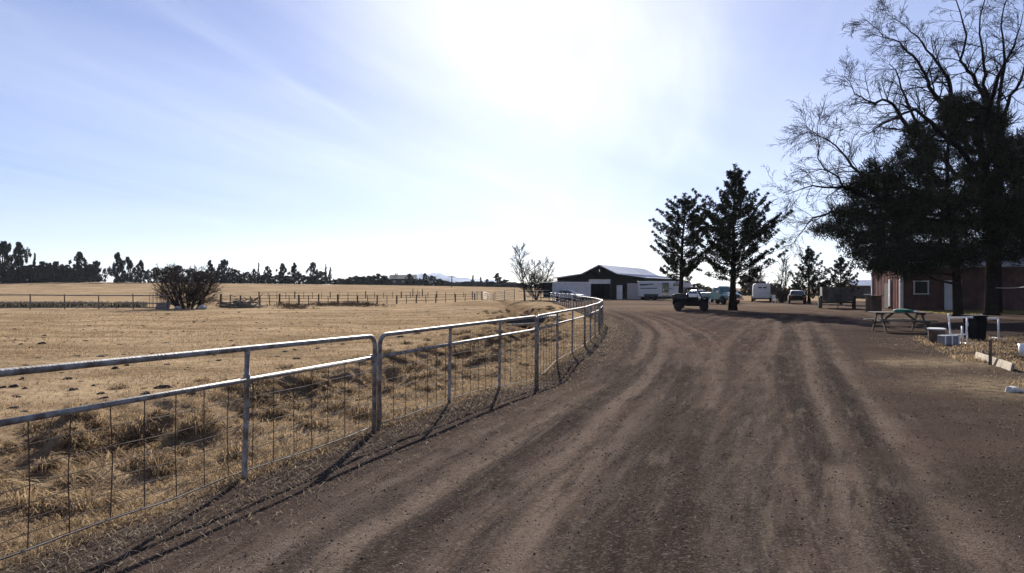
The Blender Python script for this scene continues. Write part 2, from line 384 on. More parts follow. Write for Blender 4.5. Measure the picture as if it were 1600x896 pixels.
    g = mix(mul(rng(noise(12., 4, .75), .54, .7), .7), g, (.40, .28, .15))
    g = mix(mul(rng(noise(.6, 4, .6, (1, .35, 1)), .62, .72), .5), g, (.15, .125, .065))
    g = mix(mul(att('rough'), rng(noise(1.8, 6, .7), .3, .62)), g, (.085, .052, .03))
    # gravel
    gr = mix(rng(noise(.5, 5), .35, .65), (.051, .037, .031), (.072, .053, .044))
    gr = mix(mul(rng(noise(.22, 3, .5, (1, .5, 1)), .52, .66), .6), gr, (.085, .052, .041))
    tn = mul(mul(att('track'), rng(noise(5, 5, .7, (1, .4, 1)), .1, .55)), rng(noise(16, 5, .8), .3, .56))
    gr = mix(tn, gr, (.145, .112, .088))
    st = att('streak'); gr = mix(mul(rng(st, .5, .66), .6), gr, (.125, .098, .08)); gr = mix(mul(rng(st, .46, .34), .55), gr, (.03, .025, .023))
    gr = mix(mul(att('rut'), .75), gr, (.022, .018, .016))
    vo = N.new('ShaderNodeTexVoronoi'); vo.inputs['Scale'].default_value = 75; L.new(tc.outputs['Object'], vo.inputs['Vector'])
    vs_ = N.new('ShaderNodeSeparateColor'); L.new(vo.outputs['Color'], vs_.inputs[0])
    gr = mix(mul(rng(vs_.outputs[0], .72, 1.), .38), gr, (.15, .125, .11))
    gr = mix(mul(rng(vs_.outputs[1], .7, 1.), .6), gr, (.02, .017, .016))
    cx_ = N.new('ShaderNodeCombineXYZ'); L.new(att('across'), cx_.inputs[0]); L.new(att('along'), cx_.inputs[1])
    def streaks(sc, d=3):
        n = N.new('ShaderNodeTexNoise'); n.inputs['Scale'].default_value = sc; n.inputs['Detail'].default_value = d; n.inputs['Roughness'].default_value = .6; L.new(cx_.outputs[0], n.inputs['Vector']); return n.outputs['Fac']
    s1 = streaks(9.); s2 = streaks(3.5)
    gr = mix(mul(mul(rng(s1, .53, .62), rng(noise(1.3, 3), .42, .6)), .65), gr, (.024, .019, .017))
    gr = mix(mul(mul(rng(s1, .47, .38), rng(noise(.8, 3), .36, .6)), .32), gr, (.15, .118, .095))
    gr = mix(mul(rng(noise(24, 4, .8), .55, .68), .6), gr, (.16, .135, .118))
    gr = mix(mul(rng(noise(19, 4, .8), .55, .68), .6), gr, (.02, .016, .014))
    # bare dirt
    dr = mix(rng(noise(.6, 6, .6), .35, .65), (.036, .027, .023), (.058, .042, .035))
    dr = mix(mul(rng(noise(2.6, 6, .75, (.7, .7, 1)), .6, .72), att('strawy')), dr, (.23, .175, .115))
    dr = mix(mul(att('sand'), rng(noise(3.5, 6, .7), .3, .6)), dr, (.22, .168, .11))
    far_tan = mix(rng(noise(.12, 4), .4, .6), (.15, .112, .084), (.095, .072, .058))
    dr = mix(mul(rng(vs_.outputs[2], .75, 1.), .5), dr, (.13, .105, .085)); dr = mix(mul(rng(vs_.outputs[1], .72, 1.), .55), dr, (.018, .014, .012))
    dr = mix(mul(rng(noise(14, 5, .75), .56, .72), .6), dr, (.15, .118, .085))
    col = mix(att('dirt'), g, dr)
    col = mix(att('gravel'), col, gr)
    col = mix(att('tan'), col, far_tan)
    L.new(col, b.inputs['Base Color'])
    bp = N.new('ShaderNodeBump'); bp.inputs['Strength'].default_value = .55; bp.inputs['Distance'].default_value = .02
    n1 = noise(70, 6, .8); hb = N.new('ShaderNodeMath'); hb.operation = 'MULTIPLY_ADD'; L.new(vo.outputs['Distance'], hb.inputs[0]); hb.inputs[1].default_value = -.5; L.new(n1, hb.inputs[2])
    h2 = N.new('ShaderNodeMath'); h2.operation = 'MULTIPLY_ADD'; L.new(mul(s1, att('gravel')), h2.inputs[0]); h2.inputs[1].default_value = -1.6; L.new(hb.outputs[0], h2.inputs[2]); hb = h2
    L.new(hb.outputs[0], bp.inputs['Height']); L.new(bp.outputs['Normal'], b.inputs['Normal'])
    strawy = np.maximum(ss(0, 5, -rdist) * ss(60, 30, y), .18 * ss(1.6, .6, sdist))
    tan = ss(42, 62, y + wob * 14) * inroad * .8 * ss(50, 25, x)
    sx, sy = G(1592, 606); sx2, sy2 = G(1500, 566); sx3, sy3 = G(1470, 575)
    sand = np.exp(-((x - sx) / 1.5) ** 2 - ((y - sy) / 1.5) ** 2) + .75 * np.exp(-((x - sx2) / 2.2) ** 2 - ((y - sy2) / 1.2) ** 2) + .6 * np.exp(-((x - sx3 + .8) / 1.8) ** 2 - ((y - sy3 - 1) / .7) ** 2)
    A = dict(sand=np.clip(sand, 0, 1), gravel=gravel, dirt=dirt, track=np.clip(track, 0, 1), rut=rut * gravel, streak=streak, across=np.where(w0 > .5, u0, u4 + 37.0), along=y * .1, rough=rough, strawy=strawy, tan=tan)
    for nm, sel in (('gravel_road', cg), ('pasture', ~cg)):
        f = Fc[sel]; u, inv = np.unique(f, return_inverse=True)
        o = arr(nm, V[u], inv.reshape(-1, 4), m, smooth=True)
        for k, v in A.items():
            a = o.data.attributes.new(k, 'FLOAT', 'POINT'); a.data.foreach_set('value', v[u].astype(np.float32))
        o['kind'] = 'structure'
        o['label'] = {'gravel_road': 'dark gravel drive with pale curved tyre tracks', 'pasture': 'dry tan pasture and bare dirt yard around the drive'}[nm]
ground()

# mountains
def mountain(name, pts, D, label, m):
    V = []; n = len(pts)
    xs = np.linspace(pts[0][0], pts[-1][0], 160); tops = np.interp(xs, [p[0] for p in pts], [p[1] for p in pts])
    for k, (t, dy) in enumerate(((0, -330), (.35, -215), (.7, -95), (1, 0), (.3, 900), (0, 1800))):
        for i, px in enumerate(xs):
            top = (HZ - tops[i]) / F * D
            wig = 1 + .16 * (vn(np.array([i * .23]), np.array([k * 1.7 + 3]), 5)[0] - .5) + .10 * (vn(np.array([i * .8]), np.array([k * 2.7]), 8)[0] - .5)
            V.append(((px - 800) / F * D, D + dy + 60 * (vn(np.array([i * .3]), np.array([k * .9]), 4)[0] - .5), -20 + (top + 20) * t * (wig if 0 < t else 1)))
    idx = np.arange(len(V)).reshape(6, 160)
    Fc = np.stack([idx[:-1, :-1], idx[:-1, 1:], idx[1:, 1:], idx[1:, :-1]], -1).reshape(-1, 4)
    o = arr(name, V, Fc, m, smooth=True); o['kind'] = 'structure'; o['label'] = label
M_MTN = mat('hazy_snow_hills', (.42, .45, .52), 1, 0, .35, .006, 0, 0, (.16, .2, .28))  # snow patches; the blue-grey of distant haze is put into the colour
mountain('hills', [(540, 449), (570, 444), (600, 433), (630, 430), (655, 428), (675, 426), (700, 430), (720, 434), (745, 436), (765, 435), (785, 440), (840, 447), (900, 450)], 5500, 'snowy hills tinted haze blue on the far horizon', M_MTN)

# ------------------------------------------------------------------ pipe gates along the drive
def arc_corner(c, r, a0, a1, n=6):
    return [(c[0] + r * math.cos(a0 + (a1 - a0) * i / n), 0, c[1] + r * math.sin(a0 + (a1 - a0) * i / n)) for i in range(n + 1)]
GATE_LABELS = ['nearest long pipe gate at the left edge, its rail running out of frame',
               'second pipe gate from the camera, joined to the nearest at the double post',
               'third pipe gate along the drive, beside the dry ditch bend',
               'fourth pipe gate along the drive, where the fence starts to curve',
               'fifth pipe gate along the drive, just before the outermost bend',
               'sixth pipe gate, starting at the outermost bend of the fence',
               'seventh pipe gate, seen almost end on past the bend',
               'eighth pipe gate, last mesh one before the railed panels']
def gate(i, a, b):
    ax, ay = a; bx, by = b; L = math.hypot(bx - ax, by - ay) - .05; ang = math.atan2(by - ay, bx - ax)
    za = hs(ax, ay); g = E('pipe_gate', GATE_LABELS[i], 'gate', (ax, ay, 0), ang, 'pipe gates fencing the drive')
    t0, t1 = (1.2, 1.13) if i == 0 else (1.13, 1.13)
    r = .0265
    def zt(s): return t0 + (t1 - t0) * s / L
    def gz(s): return h(ax + (bx - ax) * s / L, ay + (by - ay) * s / L)
    e = .03; cr = .13
    fr = MB(); top = [(e, 0, gz(e) - .05), (e, 0, zt(0) - cr)] + arc_corner((e + cr, zt(0) - cr), cr, math.pi, math.pi / 2)[1:] + [(L * .33, 0, zt(L * .33)), (L * .66, .0, zt(L * .66))]
    top += arc_corner((L - e - cr, zt(L) - cr), cr, math.pi / 2, 0) + [(L - e, 0, gz(L - e) - .05)]
    lean = .025
    top = [(p[0] + lean * p[2], p[1], p[2]) for p in top]
    fr.tube(top, r, 10); O('frame', fr, M_PIPE, g, smooth=True)
    mr = MB(); mz = .873; mr.tube([(e + .03, 0, mz), (L - e - .01, 0, mz)], r * .85, 8); O('mid_rail', mr, M_PIPE, g, smooth=True)
    br = MB(); pts = [(e + .03 + (L - .1) * k / 10, 0, gz(e + (L - .1) * k / 10) + .06) for k in range(11)]
    br.tube(pts, .0065, 5); O('bottom_rail', br, M_OLDWIRE, g, smooth=True)
    ups = [.635, .17] if i == 0 else [1 / 3, 2 / 3]
    for u in ups:
        s = L * u; ub = MB(); q9 = r * .9; ub.tube([(s - .01, .0, gz(s) - .06), (s - .008, 0, gz(s) + .05), (s + .015, 0, .55), (s + .02, 0, mz - .055), (s + .02, 0, mz - .05), (s + .022, 0, mz + .045), (s + .022, 0, mz + .05), (s + .028, 0, zt(s) - .05), (s + .03, 0, zt(s) - .01)], [q9 * 1.25, q9, q9, q9, q9 * 1.3, q9 * 1.3, q9, q9, q9 * 1.2], 8)
        O('upright', ub, M_PIPE, g, smooth=True)
    wm = MB(); k = 0; s = .12
    while s < L - .08:
        b0 = gz(s) + .05; j = random.uniform(-.015, .015)
        wm.tube([(s + j, .012, b0), (s + j + random.uniform(-.02, .02), .012, (b0 + mz) / 2), (s + j * .4, .012, mz)], .0042, 5, False); s += .295
    for q in (.05, .14, .23, .33, .44, .56, .70):
        pts = [(.06 + (L - .12) * k / 14, .02, gz(.06 + (L - .12) * k / 14) * (1 - q) + q + random.uniform(-.006, .006) + .01) for k in range(15)]
        wm.tube(pts, .0036, 4, False)
    O('wire_mesh', wm, M_WIRE, g)
    if i in (0, 1, 2):
        c = MB(); s = L - .02 if i != 1 else L - .03
        c.tube([(s + .05 * math.cos(t), .05 * math.sin(t), mz + .03) for t in np.linspace(0, 2 * math.pi, 13)], .006, 5); c.box((s + .02, 0, mz - .05), (.06, .07, .10))
        O('latch', c, M_PIPE, g)
for i in range(8): gate(i, JOINTS[i], JOINTS[i + 1])

# ------------------------------------------------------------------ railed panels and pasture fences
def rail_panel(name, a, b, zs, label, group, m=M_RAIL, r=.028, ups=3, hgt=None, over=0):
    ax, ay = a; bx, by = b; L = math.hypot(bx - ax, by - ay); ang = math.atan2(by - ay, bx - ax); z0 = hs(ax, ay); z1 = hs(bx, by)
    g = E(name, label, 'gate' if 'gate' in name else 'fence panel', (ax, ay, z0), ang, group)
    for z in zs:
        q = MB(); q.tube([(0.02, 0, z), (L - .02, 0, z + z1 - z0)], r, 6); O('rail', q, m, g, smooth=True)
    for k in range(ups):
        s = .03 + (L - .06) * k / (ups - 1); q = MB(); q.tube([(s, 0, -.05 + (z1 - z0) * s / L), (s, 0, zs[-1] + over + (z1 - z0) * s / L)], r * 1.15, 6); O('post', q, M_RUST, g, smooth=True)
    return g
pp = [(4.62, 50.5), (4.72, 56.5), (4.84, 62.6), (4.92, 68.8), (4.94, 75), (4.9, 81.5), (4.8, 88.5)]
names = ['first', 'second', 'third', 'fourth', 'fifth', 'sixth']
for k in range(6):
    rail_panel('rail_panel', pp[k], pp[k + 1], [.3, .58, .86, 1.15], 'grey railed pipe panel past the mesh gates, %s one after them' % names[k], 'railed panels beyond the gates')
LBL = ['white railed gate over the ditch, with the topmost bright rail', 'white railed gate next to the ditch gate, on its pasture side', 'pale railed gate at the pasture corner, ending the post fence']
for k, (p0, p1, Y0, Y1) in enumerate(((773, 804, 98, 97), (754, 771, 99, 98), (738, 753, 100, 99))):
    z = hs(X(p0, Y0), Y0)
    rail_panel('corral_gate', (X(p0, Y0), Y0), (X(p1, Y1), Y1), [.3, .6, .9, 1.2, 1.5] if k == 0 else [.3, .6, .9, 1.2], LBL[k], 'pale corral gates at the ditch', M_WHITE, .035, 3, over=.1)
rail_panel('corral_gate', (X(820, 94), 94), (X(858, 92), 92), [.5, .95, 1.4], 'pale railed gate between the bare tree and the black fronted trailer', 'pale corral gates at the ditch', M_WHITE, .03, 4, over=.05)
def post_fence(name, label, ps, Ys, n, ht, rails, mp, mr, heavy=0, rr=.02, jit=.1):
    pts = []
    for k in range(n):
        t = k / (n - 1); px = np.interp(t, np.linspace(0, 1, len(ps)), ps); Y = np.interp(t, np.linspace(0, 1, len(Ys)), Ys); x = X(px, Y); pts.append(Vector((x, Y, hs(x, Y))))
    o = pts[0].copy(); f = E(name, label, 'fence', o)
    for k, p in enumerate(pts):
        q = p - o; hh = ht * random.uniform(.92, 1.1); hv = heavy and k % heavy == 0; r = (.1 if hv else .05) * random.uniform(.8, 1.1)
        m = MB(); m.tube([q + Vector((0, 0, -.1)), q + Vector((random.uniform(-.04, .04), 0, hh * (1.08 if hv else 1)))], [r, r * .9], 6); O('post', m, mp, f)
    for z in rails:
        m = MB(); m.tube([p - o + Vector((0, -.06, z * ht + random.uniform(-.02, .02))) for p in pts], rr, 5); O('rail', m, mr, f)
    return f
post_fence('pasture_fence', 'weathered rail fence at left in front of the rough weedy strip', [-60, 262], [56, 56], 7, 1.15, [.12, .42, .97], M_WOOD, mat('grey_rail', (.2, .18, .165), .85, 0, .3, 2), rr=.045)
post_fence('pasture_fence', 'nearer dark post and rail fence across the middle of the pasture', [345, 742], [66, 93], 27, 1.02, [.35, .68, .95], M_DARKWOOD, M_DARKWOOD, 2, .022)
post_fence('pasture_fence', 'farther thin wire fence line behind the nearer post fence', [405, 752], [112, 121], 26, 1.0, [.45, .92], M_DARKWOOD, M_WIRE, 4, .012)
post_fence('pasture_fence', 'short fence stub with tall dark posts standing out in the far field', [645, 660], [128, 128], 3, 1.35, [.5], M_DARKWOOD, M_WIRE, 2, .012)

# ------------------------------------------------------------------ foliage
def clumps(centers, radii, per, size, rng, flat=.75, aspect=.35, tri=True):
    c = np.repeat(np.asarray(centers, float), per, 0); r = np.repeat(np.asarray(radii, float), per)
    n = len(c); d = rng.normal(size=(n, 3)); d /= np.linalg.norm(d, axis=1, keepdims=True)
    rad = r * rng.uniform(.15, 1, n) ** .6
    p = c + d * rad[:, None] * np.array([1, 1, flat])
    u = d * .6 + rng.normal(size=(n, 3)) * .6 + np.array([0, 0, .25]); u /= np.linalg.norm(u, axis=1, keepdims=True)
    w = np.cross(u, rng.normal(size=(n, 3))); w /= np.linalg.norm(w, axis=1, keepdims=True)
    s = size * rng.uniform(.6, 1.4, n)[:, None]
    V = np.stack([p - w * s * aspect, p + w * s * aspect, p + u * s * 1.3 + w * s * aspect * .3, ], 1).reshape(-1, 3)
    tint = np.repeat(np.clip(rng.uniform(0, 1, n) * .6 + np.repeat(rng.uniform(0, .4, n // per), per), 0, 1), 3)
    return V, np.arange(n * 3).reshape(-1, 3), tint
def juniper(name, label, cat, base, ht, rad, seed, trunk_r=.3, lean=0., crown0=.22, nl=95, per=55, size=.16, group=None, m=None, prof=None, cr=.42, loose=0.):
    rng = np.random.RandomState(seed); g = E(name, label, cat, base, 0, group)
    tr = MB(); pts = [Vector((lean * ht * (k / 8) ** 1.3 + rng.uniform(-.03, .03) * ht * .3 * k / 8, rng.uniform(-.02, .02) * ht * .2 * k / 8, ht * .97 * k / 8 - .1)) for k in range(9)]
    rs = [trunk_r * (1 - .93 * (k / 8) ** .8) + .01 for k in range(9)]; rs[0] *= 1.35
    tr.tube(pts, rs, 9)
    def axis_at(t):
        k = min(int(t * 8), 7); f = t * 8 - k; return pts[k].lerp(pts[k + 1], f)
    cs, rr = [], []; lb = MB()
    for i in range(nl):
        t = crown0 + (1 - crown0) * ((i + rng.uniform()) / nl) ** .9
        pr = prof(t) if prof else (min(1, ((t - crown0) / .14 + .35)) * (1 - ((t - crown0) / (1 - crown0)) ** 1.25) + .05)
        L = rad * pr * rng.choice([rng.uniform(.35, .8), rng.uniform(.7, 1.22)]); a = rng.uniform(0, 2 * math.pi) if not loose else i * 2.399 + rng.uniform(-.5, .5)
        p0 = axis_at(min(t * .94, .99)); up = rng.uniform(.1, .55)
        p1 = p0 + Vector((math.cos(a) * L, math.sin(a) * L, L * up + .1)); mid = p0.lerp(p1, .5) + Vector((0, 0, -.06 * L))
        lb.tube([p0, mid, p1], [max(.018, trunk_r * .2 * (1 - t * .6)), max(.012, trunk_r * .11 * (1 - t * .6)), .008], 4, False)
        k = max(3, int(L / .24))
        for j in range(k):
            f = 1.06 - j / max(k, 1) * .85 * rng.uniform(.8, 1)
            if loose and rng.uniform() < loose * (1.1 - f): continue
            q = (p0.lerp(mid, f * 2) if f < .5 else mid.lerp(p1, f * 2 - 1)) + Vector(rng.normal(size=3) * .07 * (1.3 - f)) + Vector((0, 0, .10 * L * f ** 3))
            cs.append(q); rr.append(cr * rng.uniform(.7, 1.2) * (.6 + .4 * pr) * (1.5 - 1.22 * f))
    for k in range(5): cs.append(pts[8] - Vector((0, 0, .3 * k))); rr.append(.16 + .05 * k)
    O('trunk', tr, M_BARK, g, smooth=True); O('limbs', lb, M_BARK, g)
    V, Fc, ti = clumps([tuple(c) for c in cs], rr, per, size, rng)
    arr('crown', V, Fc, m or M_LEAF, g, ti)
    return g
x1 = X(1063, 61); x2 = X(1145, 53.5)
def p1(t): return np.interp(t, [.24, .3, .42, .55, .72, .85, .95, 1], [.5, .95, .9, .8, .72, .62, .35, .12])
def p2(t): return np.interp(t, [.2, .3, .42, .55, .7, .82, .92, 1], [.7, 1.0, .95, .88, .66, .42, .24, .1])
juniper('juniper_tree', 'shorter juniper left of the pair, leaning over the dark utility vehicle', 'tree', (x1, 61, hs(x1, 61)), 10.2, 3.0, 3, .25, .045, .24, 95, 36, .13, prof=p1, loose=.30, cr=.38)
juniper('juniper_tree', 'tallest pointed juniper in the yard, in front of the teal pickup', 'tree', (x2, 53.5, hs(x2, 53.5)), 11.4, 3.7, 5, .27, .015, .2, 150, 34, .125, prof=p2, loose=.30, cr=.36)
x3 = X(1264, 76); juniper('juniper_tree', 'see-through conical juniper behind the white topped car', 'tree', (x3, 76, 0), 6.4, 2.9, 8, .16, 0, .08, 80, 26, .13, loose=.4, cr=.3)
x4 = X(1314, 72); juniper('juniper_tree', 'small sparse juniper behind the grey farm wagon', 'tree', (x4, 72, 0), 5.2, 2.2, 9, .13, 0, .1, 60, 26, .13, loose=.45, cr=.28)

# pines at right
def pine(label, base, trunk, pads, seed, tr):
    rng = np.random.RandomState(seed); g = E('pine_tree', label, 'tree', base); b = Vector(base)
    t = MB(); tp = [Vector(p) - b for p in trunk]; n = len(tp)
    t.tube([tp[0] + Vector((0, 0, -.2))] + tp, [tr * 1.3] + [tr * (1 - .8 * k / (n - 1)) for k in range(n)], 12); O('trunk', t, M_PINEBARK, g, smooth=True)
    lb = MB(); cs, rr = [], []
    for (px, py, rx, ry, Y, dens) in pads:
        c = P(px, py, Y) - b; sx = rx / F * Y; sz = ry / F * Y
        zt = max(tp[0].z + 1.5, c.z - sx * .3 - .5); k = 0
        while k < n - 2 and tp[k + 1].z < zt: k += 1
        s = tp[k].lerp(tp[k + 1], min(1, max(0, (zt - tp[k].z) / max(.01, tp[k + 1].z - tp[k].z))))
        lb.tube([s, s.lerp(c, .5) + Vector((0, 0, -.25)), c], [tr * .3, tr * .2, .03], 6, False)
        m = int(dens * sx * sz * 27) + 10
        for _ in range(m):
            d = rng.normal(size=3); d /= np.linalg.norm(d); d *= rng.uniform(.2, 1) ** .5
            q = c + Vector((d[0] * sx, d[1] * (sx + sz) * .55, d[2] * sz)); cs.append(q); rr.append(rng.uniform(.3, .6))
            if rng.uniform() < .14: lb.tube([c.lerp(s, .25), c.lerp(q, .5) + Vector((0, 0, -.08)), q], [.03, .022, .012], 4, False)
    O('limbs', lb, M_PINEBARK, g)
    V, Fc, ti = clumps([tuple(c) for c in cs], rr, 70, .21, rng, .8, .12); arr('crown', V, Fc, M_PINE, g, ti)
YA, YB = 42, 44
bA = (X(1497, YA), YA, 0); bB = (X(1549, YB), YB, 0)
pine('thinner dark pine whose branches reach left over the picnic table', bA, [P(1497, 490, YA), P(1493, 400, YA), P(1480, 300, YA), P(1482, 200, YA)],
     [(1300, 358, 36, 9, 41, 1.1), (1330, 338, 34, 20, 42, 1.1), (1345, 300, 26, 20, 43, 1.1), (1375, 275, 36, 24, 41, 1.2), (1345, 375, 30, 26, 40, 1.2), (1365, 405, 32, 22, 39, 1.1), (1385, 340, 48, 42, 42, 1.2),
      (1425, 300, 48, 50, 41, 1.2), (1430, 245, 26, 36, 42, 1.1), (1440, 380, 62, 38, 40, 1.2), (1422, 415, 50, 17, 39, 1.1), (1470, 330, 50, 56, 43, 1.1), (1428, 205, 8, 14, 42, 1.6), (1500, 404, 40, 16, 40, 1.0)], 21, .28)
pine('thick trunked dark pine nearer the right edge, crown rising to a blunt top', bB, [P(1549, 488, YB), P(1549, 420, YB), P(1545, 300, YB), P(1530, 180, YB)],
     [(1475, 215, 36, 36, 44, 1.2), (1495, 165, 24, 22, 44, 1.3), (1480, 172, 12, 22, 43, 1.2), (1520, 190, 34, 30, 45, 1.2), (1555, 190, 20, 24, 44, 1.1), (1545, 250, 56, 50, 44, 1.2), (1580, 320, 50, 60, 43, 1.1), (1530, 340, 50, 55, 45, 1.2),
      (1620, 350, 50, 50, 43, 1.1), (1575, 385, 50, 28, 42, 1.1), (1640, 300, 50, 60, 45, 1.0), (1600, 240, 30, 40, 46, .8)], 22, .40)
lb = MB(); s0 = P(1549, 455, YB)
for dpx, dpy in ((-30, -55), (-16, -60)): pass

# bare deciduous trees
def wander(p, d, L, k, rng, bend, trop):
    pts = [Vector(p)]; d = Vector(d).normalized()
    for _ in range(k):
        d = (d + Vector(rng.normal(size=3) * bend) + Vector((0, 0, trop))).normalized(); pts.append(pts[-1] + d * (L / k))
    return pts, d
def branch(mb, rng, p, d, L, r, lev, kids, bend, trop, spread, shrink=.62, minr=.008):
    k = 5 if lev >= 2 else 3
    pts, _ = wander(p, d, L, k, rng, bend, trop)
    r1 = max(minr, r * .45); mb.tube(pts, [max(minr, r + (r1 - r) * i / k) for i in range(k + 1)], 6 if lev >= 3 else (4 if lev == 2 else 3), False)
    if lev == 0: return
    for j in range(kids[lev]):
        t = .18 + .8 * (j + rng.uniform()) / kids[lev]; i = min(int(t * k), k - 1); q = pts[i].lerp(pts[i + 1], t * k - i); dd = (pts[i + 1] - pts[i]).normalized()
        o = dd.orthogonal().normalized(); o.rotate(Matrix.Rotation(rng.uniform(0, 2 * math.pi), 3, dd))
        nd = dd * math.cos(spread) + o * math.sin(spread) * rng.uniform(.6, 1.2)
        branch(mb, rng, q, nd, L * shrink * rng.uniform(.6, 1.1) * (1.1 - .45 * t), max(minr, r * (1 - .55 * t) * .55), lev - 1, kids, bend, trop, spread, shrink, minr)
def big_bare():
    Y = 47; b = Vector((X(1553, Y), Y, 0)); rng = np.random.RandomState(4)
    g = E('bare_tree', 'huge leafless tree with drooping twigs rising above the dark pines', 'tree', b)
    t = MB(); fork = P(1556, 345, Y); top = P(1562, 235, Y)
    t.tube([b - b + Vector((0, 0, -.2)), Vector((0, 0, 2.5)), fork - b, top - b], [.5, .42, .38, .26], 12); O('trunk', t, M_GREYBARK, g, smooth=True)
    LM = [[(1470, 290, 46), (1425, 222, 45), (1410, 185, 45), (1387, 157, 44), (1360, 160, 44), (1335, 147, 43), (1320, 118, 43)],
          [(1520, 240, 47), (1477, 165, 47), (1452, 135, 46), (1447, 117, 46), (1427, 87, 46), (1405, 67, 45), (1380, 57, 45), (1355, 32, 45)],
          [(1530, 230, 48), (1487, 150, 48), (1480, 120, 48), (1462, 95, 49), (1442, 67, 49), (1415, 40, 50), (1385, 20, 50)],
          [(1548, 210, 47), (1537, 150, 47), (1522, 117, 46), (1500, 95, 46), (1510, 55, 45), (1495, 0, 45), (1480, -60, 45)],
          [(1556, 200, 46), (1545, 150, 45), (1537, 100, 45), (1532, 25, 45), (1550, -60, 45)],
          [(1565, 220, 48), (1575, 162, 48), (1597, 125, 49), (1620, 60, 50), (1640, -30, 50)],
          [(1500, 330, 45), (1440, 300, 44), (1385, 285, 43), (1340, 268, 42), (1317, 240, 42), (1282, 213, 42), (1262, 200, 42)],
          [(1490, 345, 46), (1420, 325, 45), (1360, 310, 44), (1317, 291, 43), (1278, 248, 43), (1278, 198, 43)],
          [(1470, 350, 44), (1400, 330, 43), (1317, 293, 42), (1270, 290, 41), (1231, 303, 41)],
          [(1440, 345, 48), (1350, 335, 48), (1300, 330, 48), (1262, 350, 48), (1240, 380, 48)],
          [(1490, 270, 50), (1440, 215, 51), (1415, 150, 52), (1400, 110, 52), (1390, 100, 53)],
          [(1600, 290, 47), (1640, 220, 47), (1660, 140, 48)], [(1500, 230, 43), (1455, 190, 42), (1430, 170, 41), (1375, 195, 40), (1345, 215, 40)],
          [(1560, 190, 50), (1570, 100, 51), (1565, 40, 52), (1580, -40, 53)], [(1540, 200, 44), (1560, 120, 42), (1585, 70, 41), (1600, 20, 41)]]
    for li, pts in enumerate(LM):
        st = fork.lerp(top, rng.uniform(0, 1)) if li not in (6, 7, 8, 9) else fork
        pl = [st - b] + [P(*q) - b for q in pts]
        fine = [pl[0]]
        for i in range(len(pl) - 1):
            for s in (.33, .66, 1.): fine.append(pl[i].lerp(pl[i + 1], s) + Vector(rng.normal(size=3) * (.07 if s < 1 else .02)))
        n = len(fine); rad = [max(.022, .2 * (1 - i / n) ** 1.1) for i in range(n)]
        mb = MB(); mb.tube(fine, rad, 7, False)
        for i in range(4, n):
            for _ in range(2 if i < n - 4 else 3):
                d = (fine[i] - fine[i - 1]).normalized(); o = Vector(rng.normal(size=3)); o = (o - d * o.dot(d)).normalized()
                branch(mb, rng, fine[i], d * .45 + o * .8 + Vector((-.25, 0, .12)), rng.uniform(.9, 2.1), rad[i] * .4, 2, [0, 5, 6], .12, -.02, .62, .62, .0075)
        O('limb', mb, M_GREYBARK, g)
big_bare()
def small_bare(label, px, Y, py_top, seed, spread=.55, stems=1, name='bare_tree', kids=[0, 4, 5, 6], m=None, L0=.62, r=.13, lean=0, fan=.25, minr=.014, trop=.03, group=None, cat='tree', base_r=0.):
    rng = np.random.RandomState(seed); x = X(px, Y); z = hs(x, Y); b = (x, Y, z); ht = CH - (py_top - HZ) / F * Y - z
    g = E(name, label, cat, b, 0, group); t = MB(); mb = MB()
    for s in range(stems):
        a = 2 * math.pi * s / max(stems, 1) + rng.uniform(0, 1); tilt = 0 if stems == 1 else fan * rng.uniform(.3, 1.2)
        d = Vector((math.cos(a) * tilt + lean, math.sin(a) * tilt, 1)); pts, dd = wander((math.cos(a) * base_r, math.sin(a) * base_r * .6, -.1), d, ht * (L0 + .36), 7, rng, .06, .03)
        t.tube(pts, [r * (1 - .88 * i / 7) + .008 for i in range(8)], 6, False)
        for i in range(1, 8):
            for _ in range(3 if i < 7 else 2):
                tt = (i - rng.uniform(0, 1)); k = int(tt); q = pts[k].lerp(pts[min(k + 1, 7)], tt - k); aa = rng.uniform(0, 6.28)
                if tt < 1.6 and stems == 1: continue
                nd = Vector((math.cos(aa) * math.sin(spread), math.sin(aa) * math.sin(spread), math.cos(spread)))
                branch(mb, rng, q, nd, ht * .42 * (1.15 - tt / 8), r * .35, 2, kids, .13, trop, .5, .6, minr)
    O('trunk', t, m or M_GREYBARK, g, smooth=True); O('branches', mb, m or M_GREYBARK, g)
    return g
small_bare('taller upright bare tree by the pale corral gates', 820, 96, 381, 31, .62, kids=[0, 6, 7, 6], r=.15, minr=.011)
small_bare('spreading bare tree right of the taller one, near the black fronted trailer', 838, 100, 403, 33, .8, 4, fan=.6, kids=[0, 6, 7, 6], minr=.010, r=.1)
small_bare('slim leafless sapling left of the see-through juniper', 1228, 86, 405, 35, .4, kids=[0, 3, 3, 3], r=.09)
small_bare('pale thin sapling between the white horse trailer and the juniper', 1219, 90, 398, 36, .35, kids=[0, 3, 3, 3], r=.08)
small_bare('bushy bare brown tree behind the tallest juniper trunk', 1178, 92, 412, 37, .7, 3, fan=.35, m=M_TWIG)
small_bare('low brown bare brush behind the white horse trailer', 1205, 94, 432, 38, .9, 5, 'bare_shrub', m=M_TWIG, fan=.7, r=.06, cat='shrub')
small_bare('dark tangle of brush right of the white horse trailer', 1222, 80, 447, 39, .9, 6, 'bare_shrub', m=M_TWIG, fan=.8, r=.06, cat='shrub', minr=.02)
small_bare('round leafless bush at the pasture edge left of the brush pile', 293, 58, 409, 40, 1.0, 15, 'bare_shrub', m=mat('dark_twigs', (.05, .034, .028), .95, 0, .4, 5), fan=.8, r=.07, cat='shrub', kids=[0, 4, 5, 6], minr=.008, base_r=.75)
small_bare('faint leafless tree beside the distant house', 620, 262, 427, 41, .6, 2, 'bare_tree', minr=.035, r=.15)

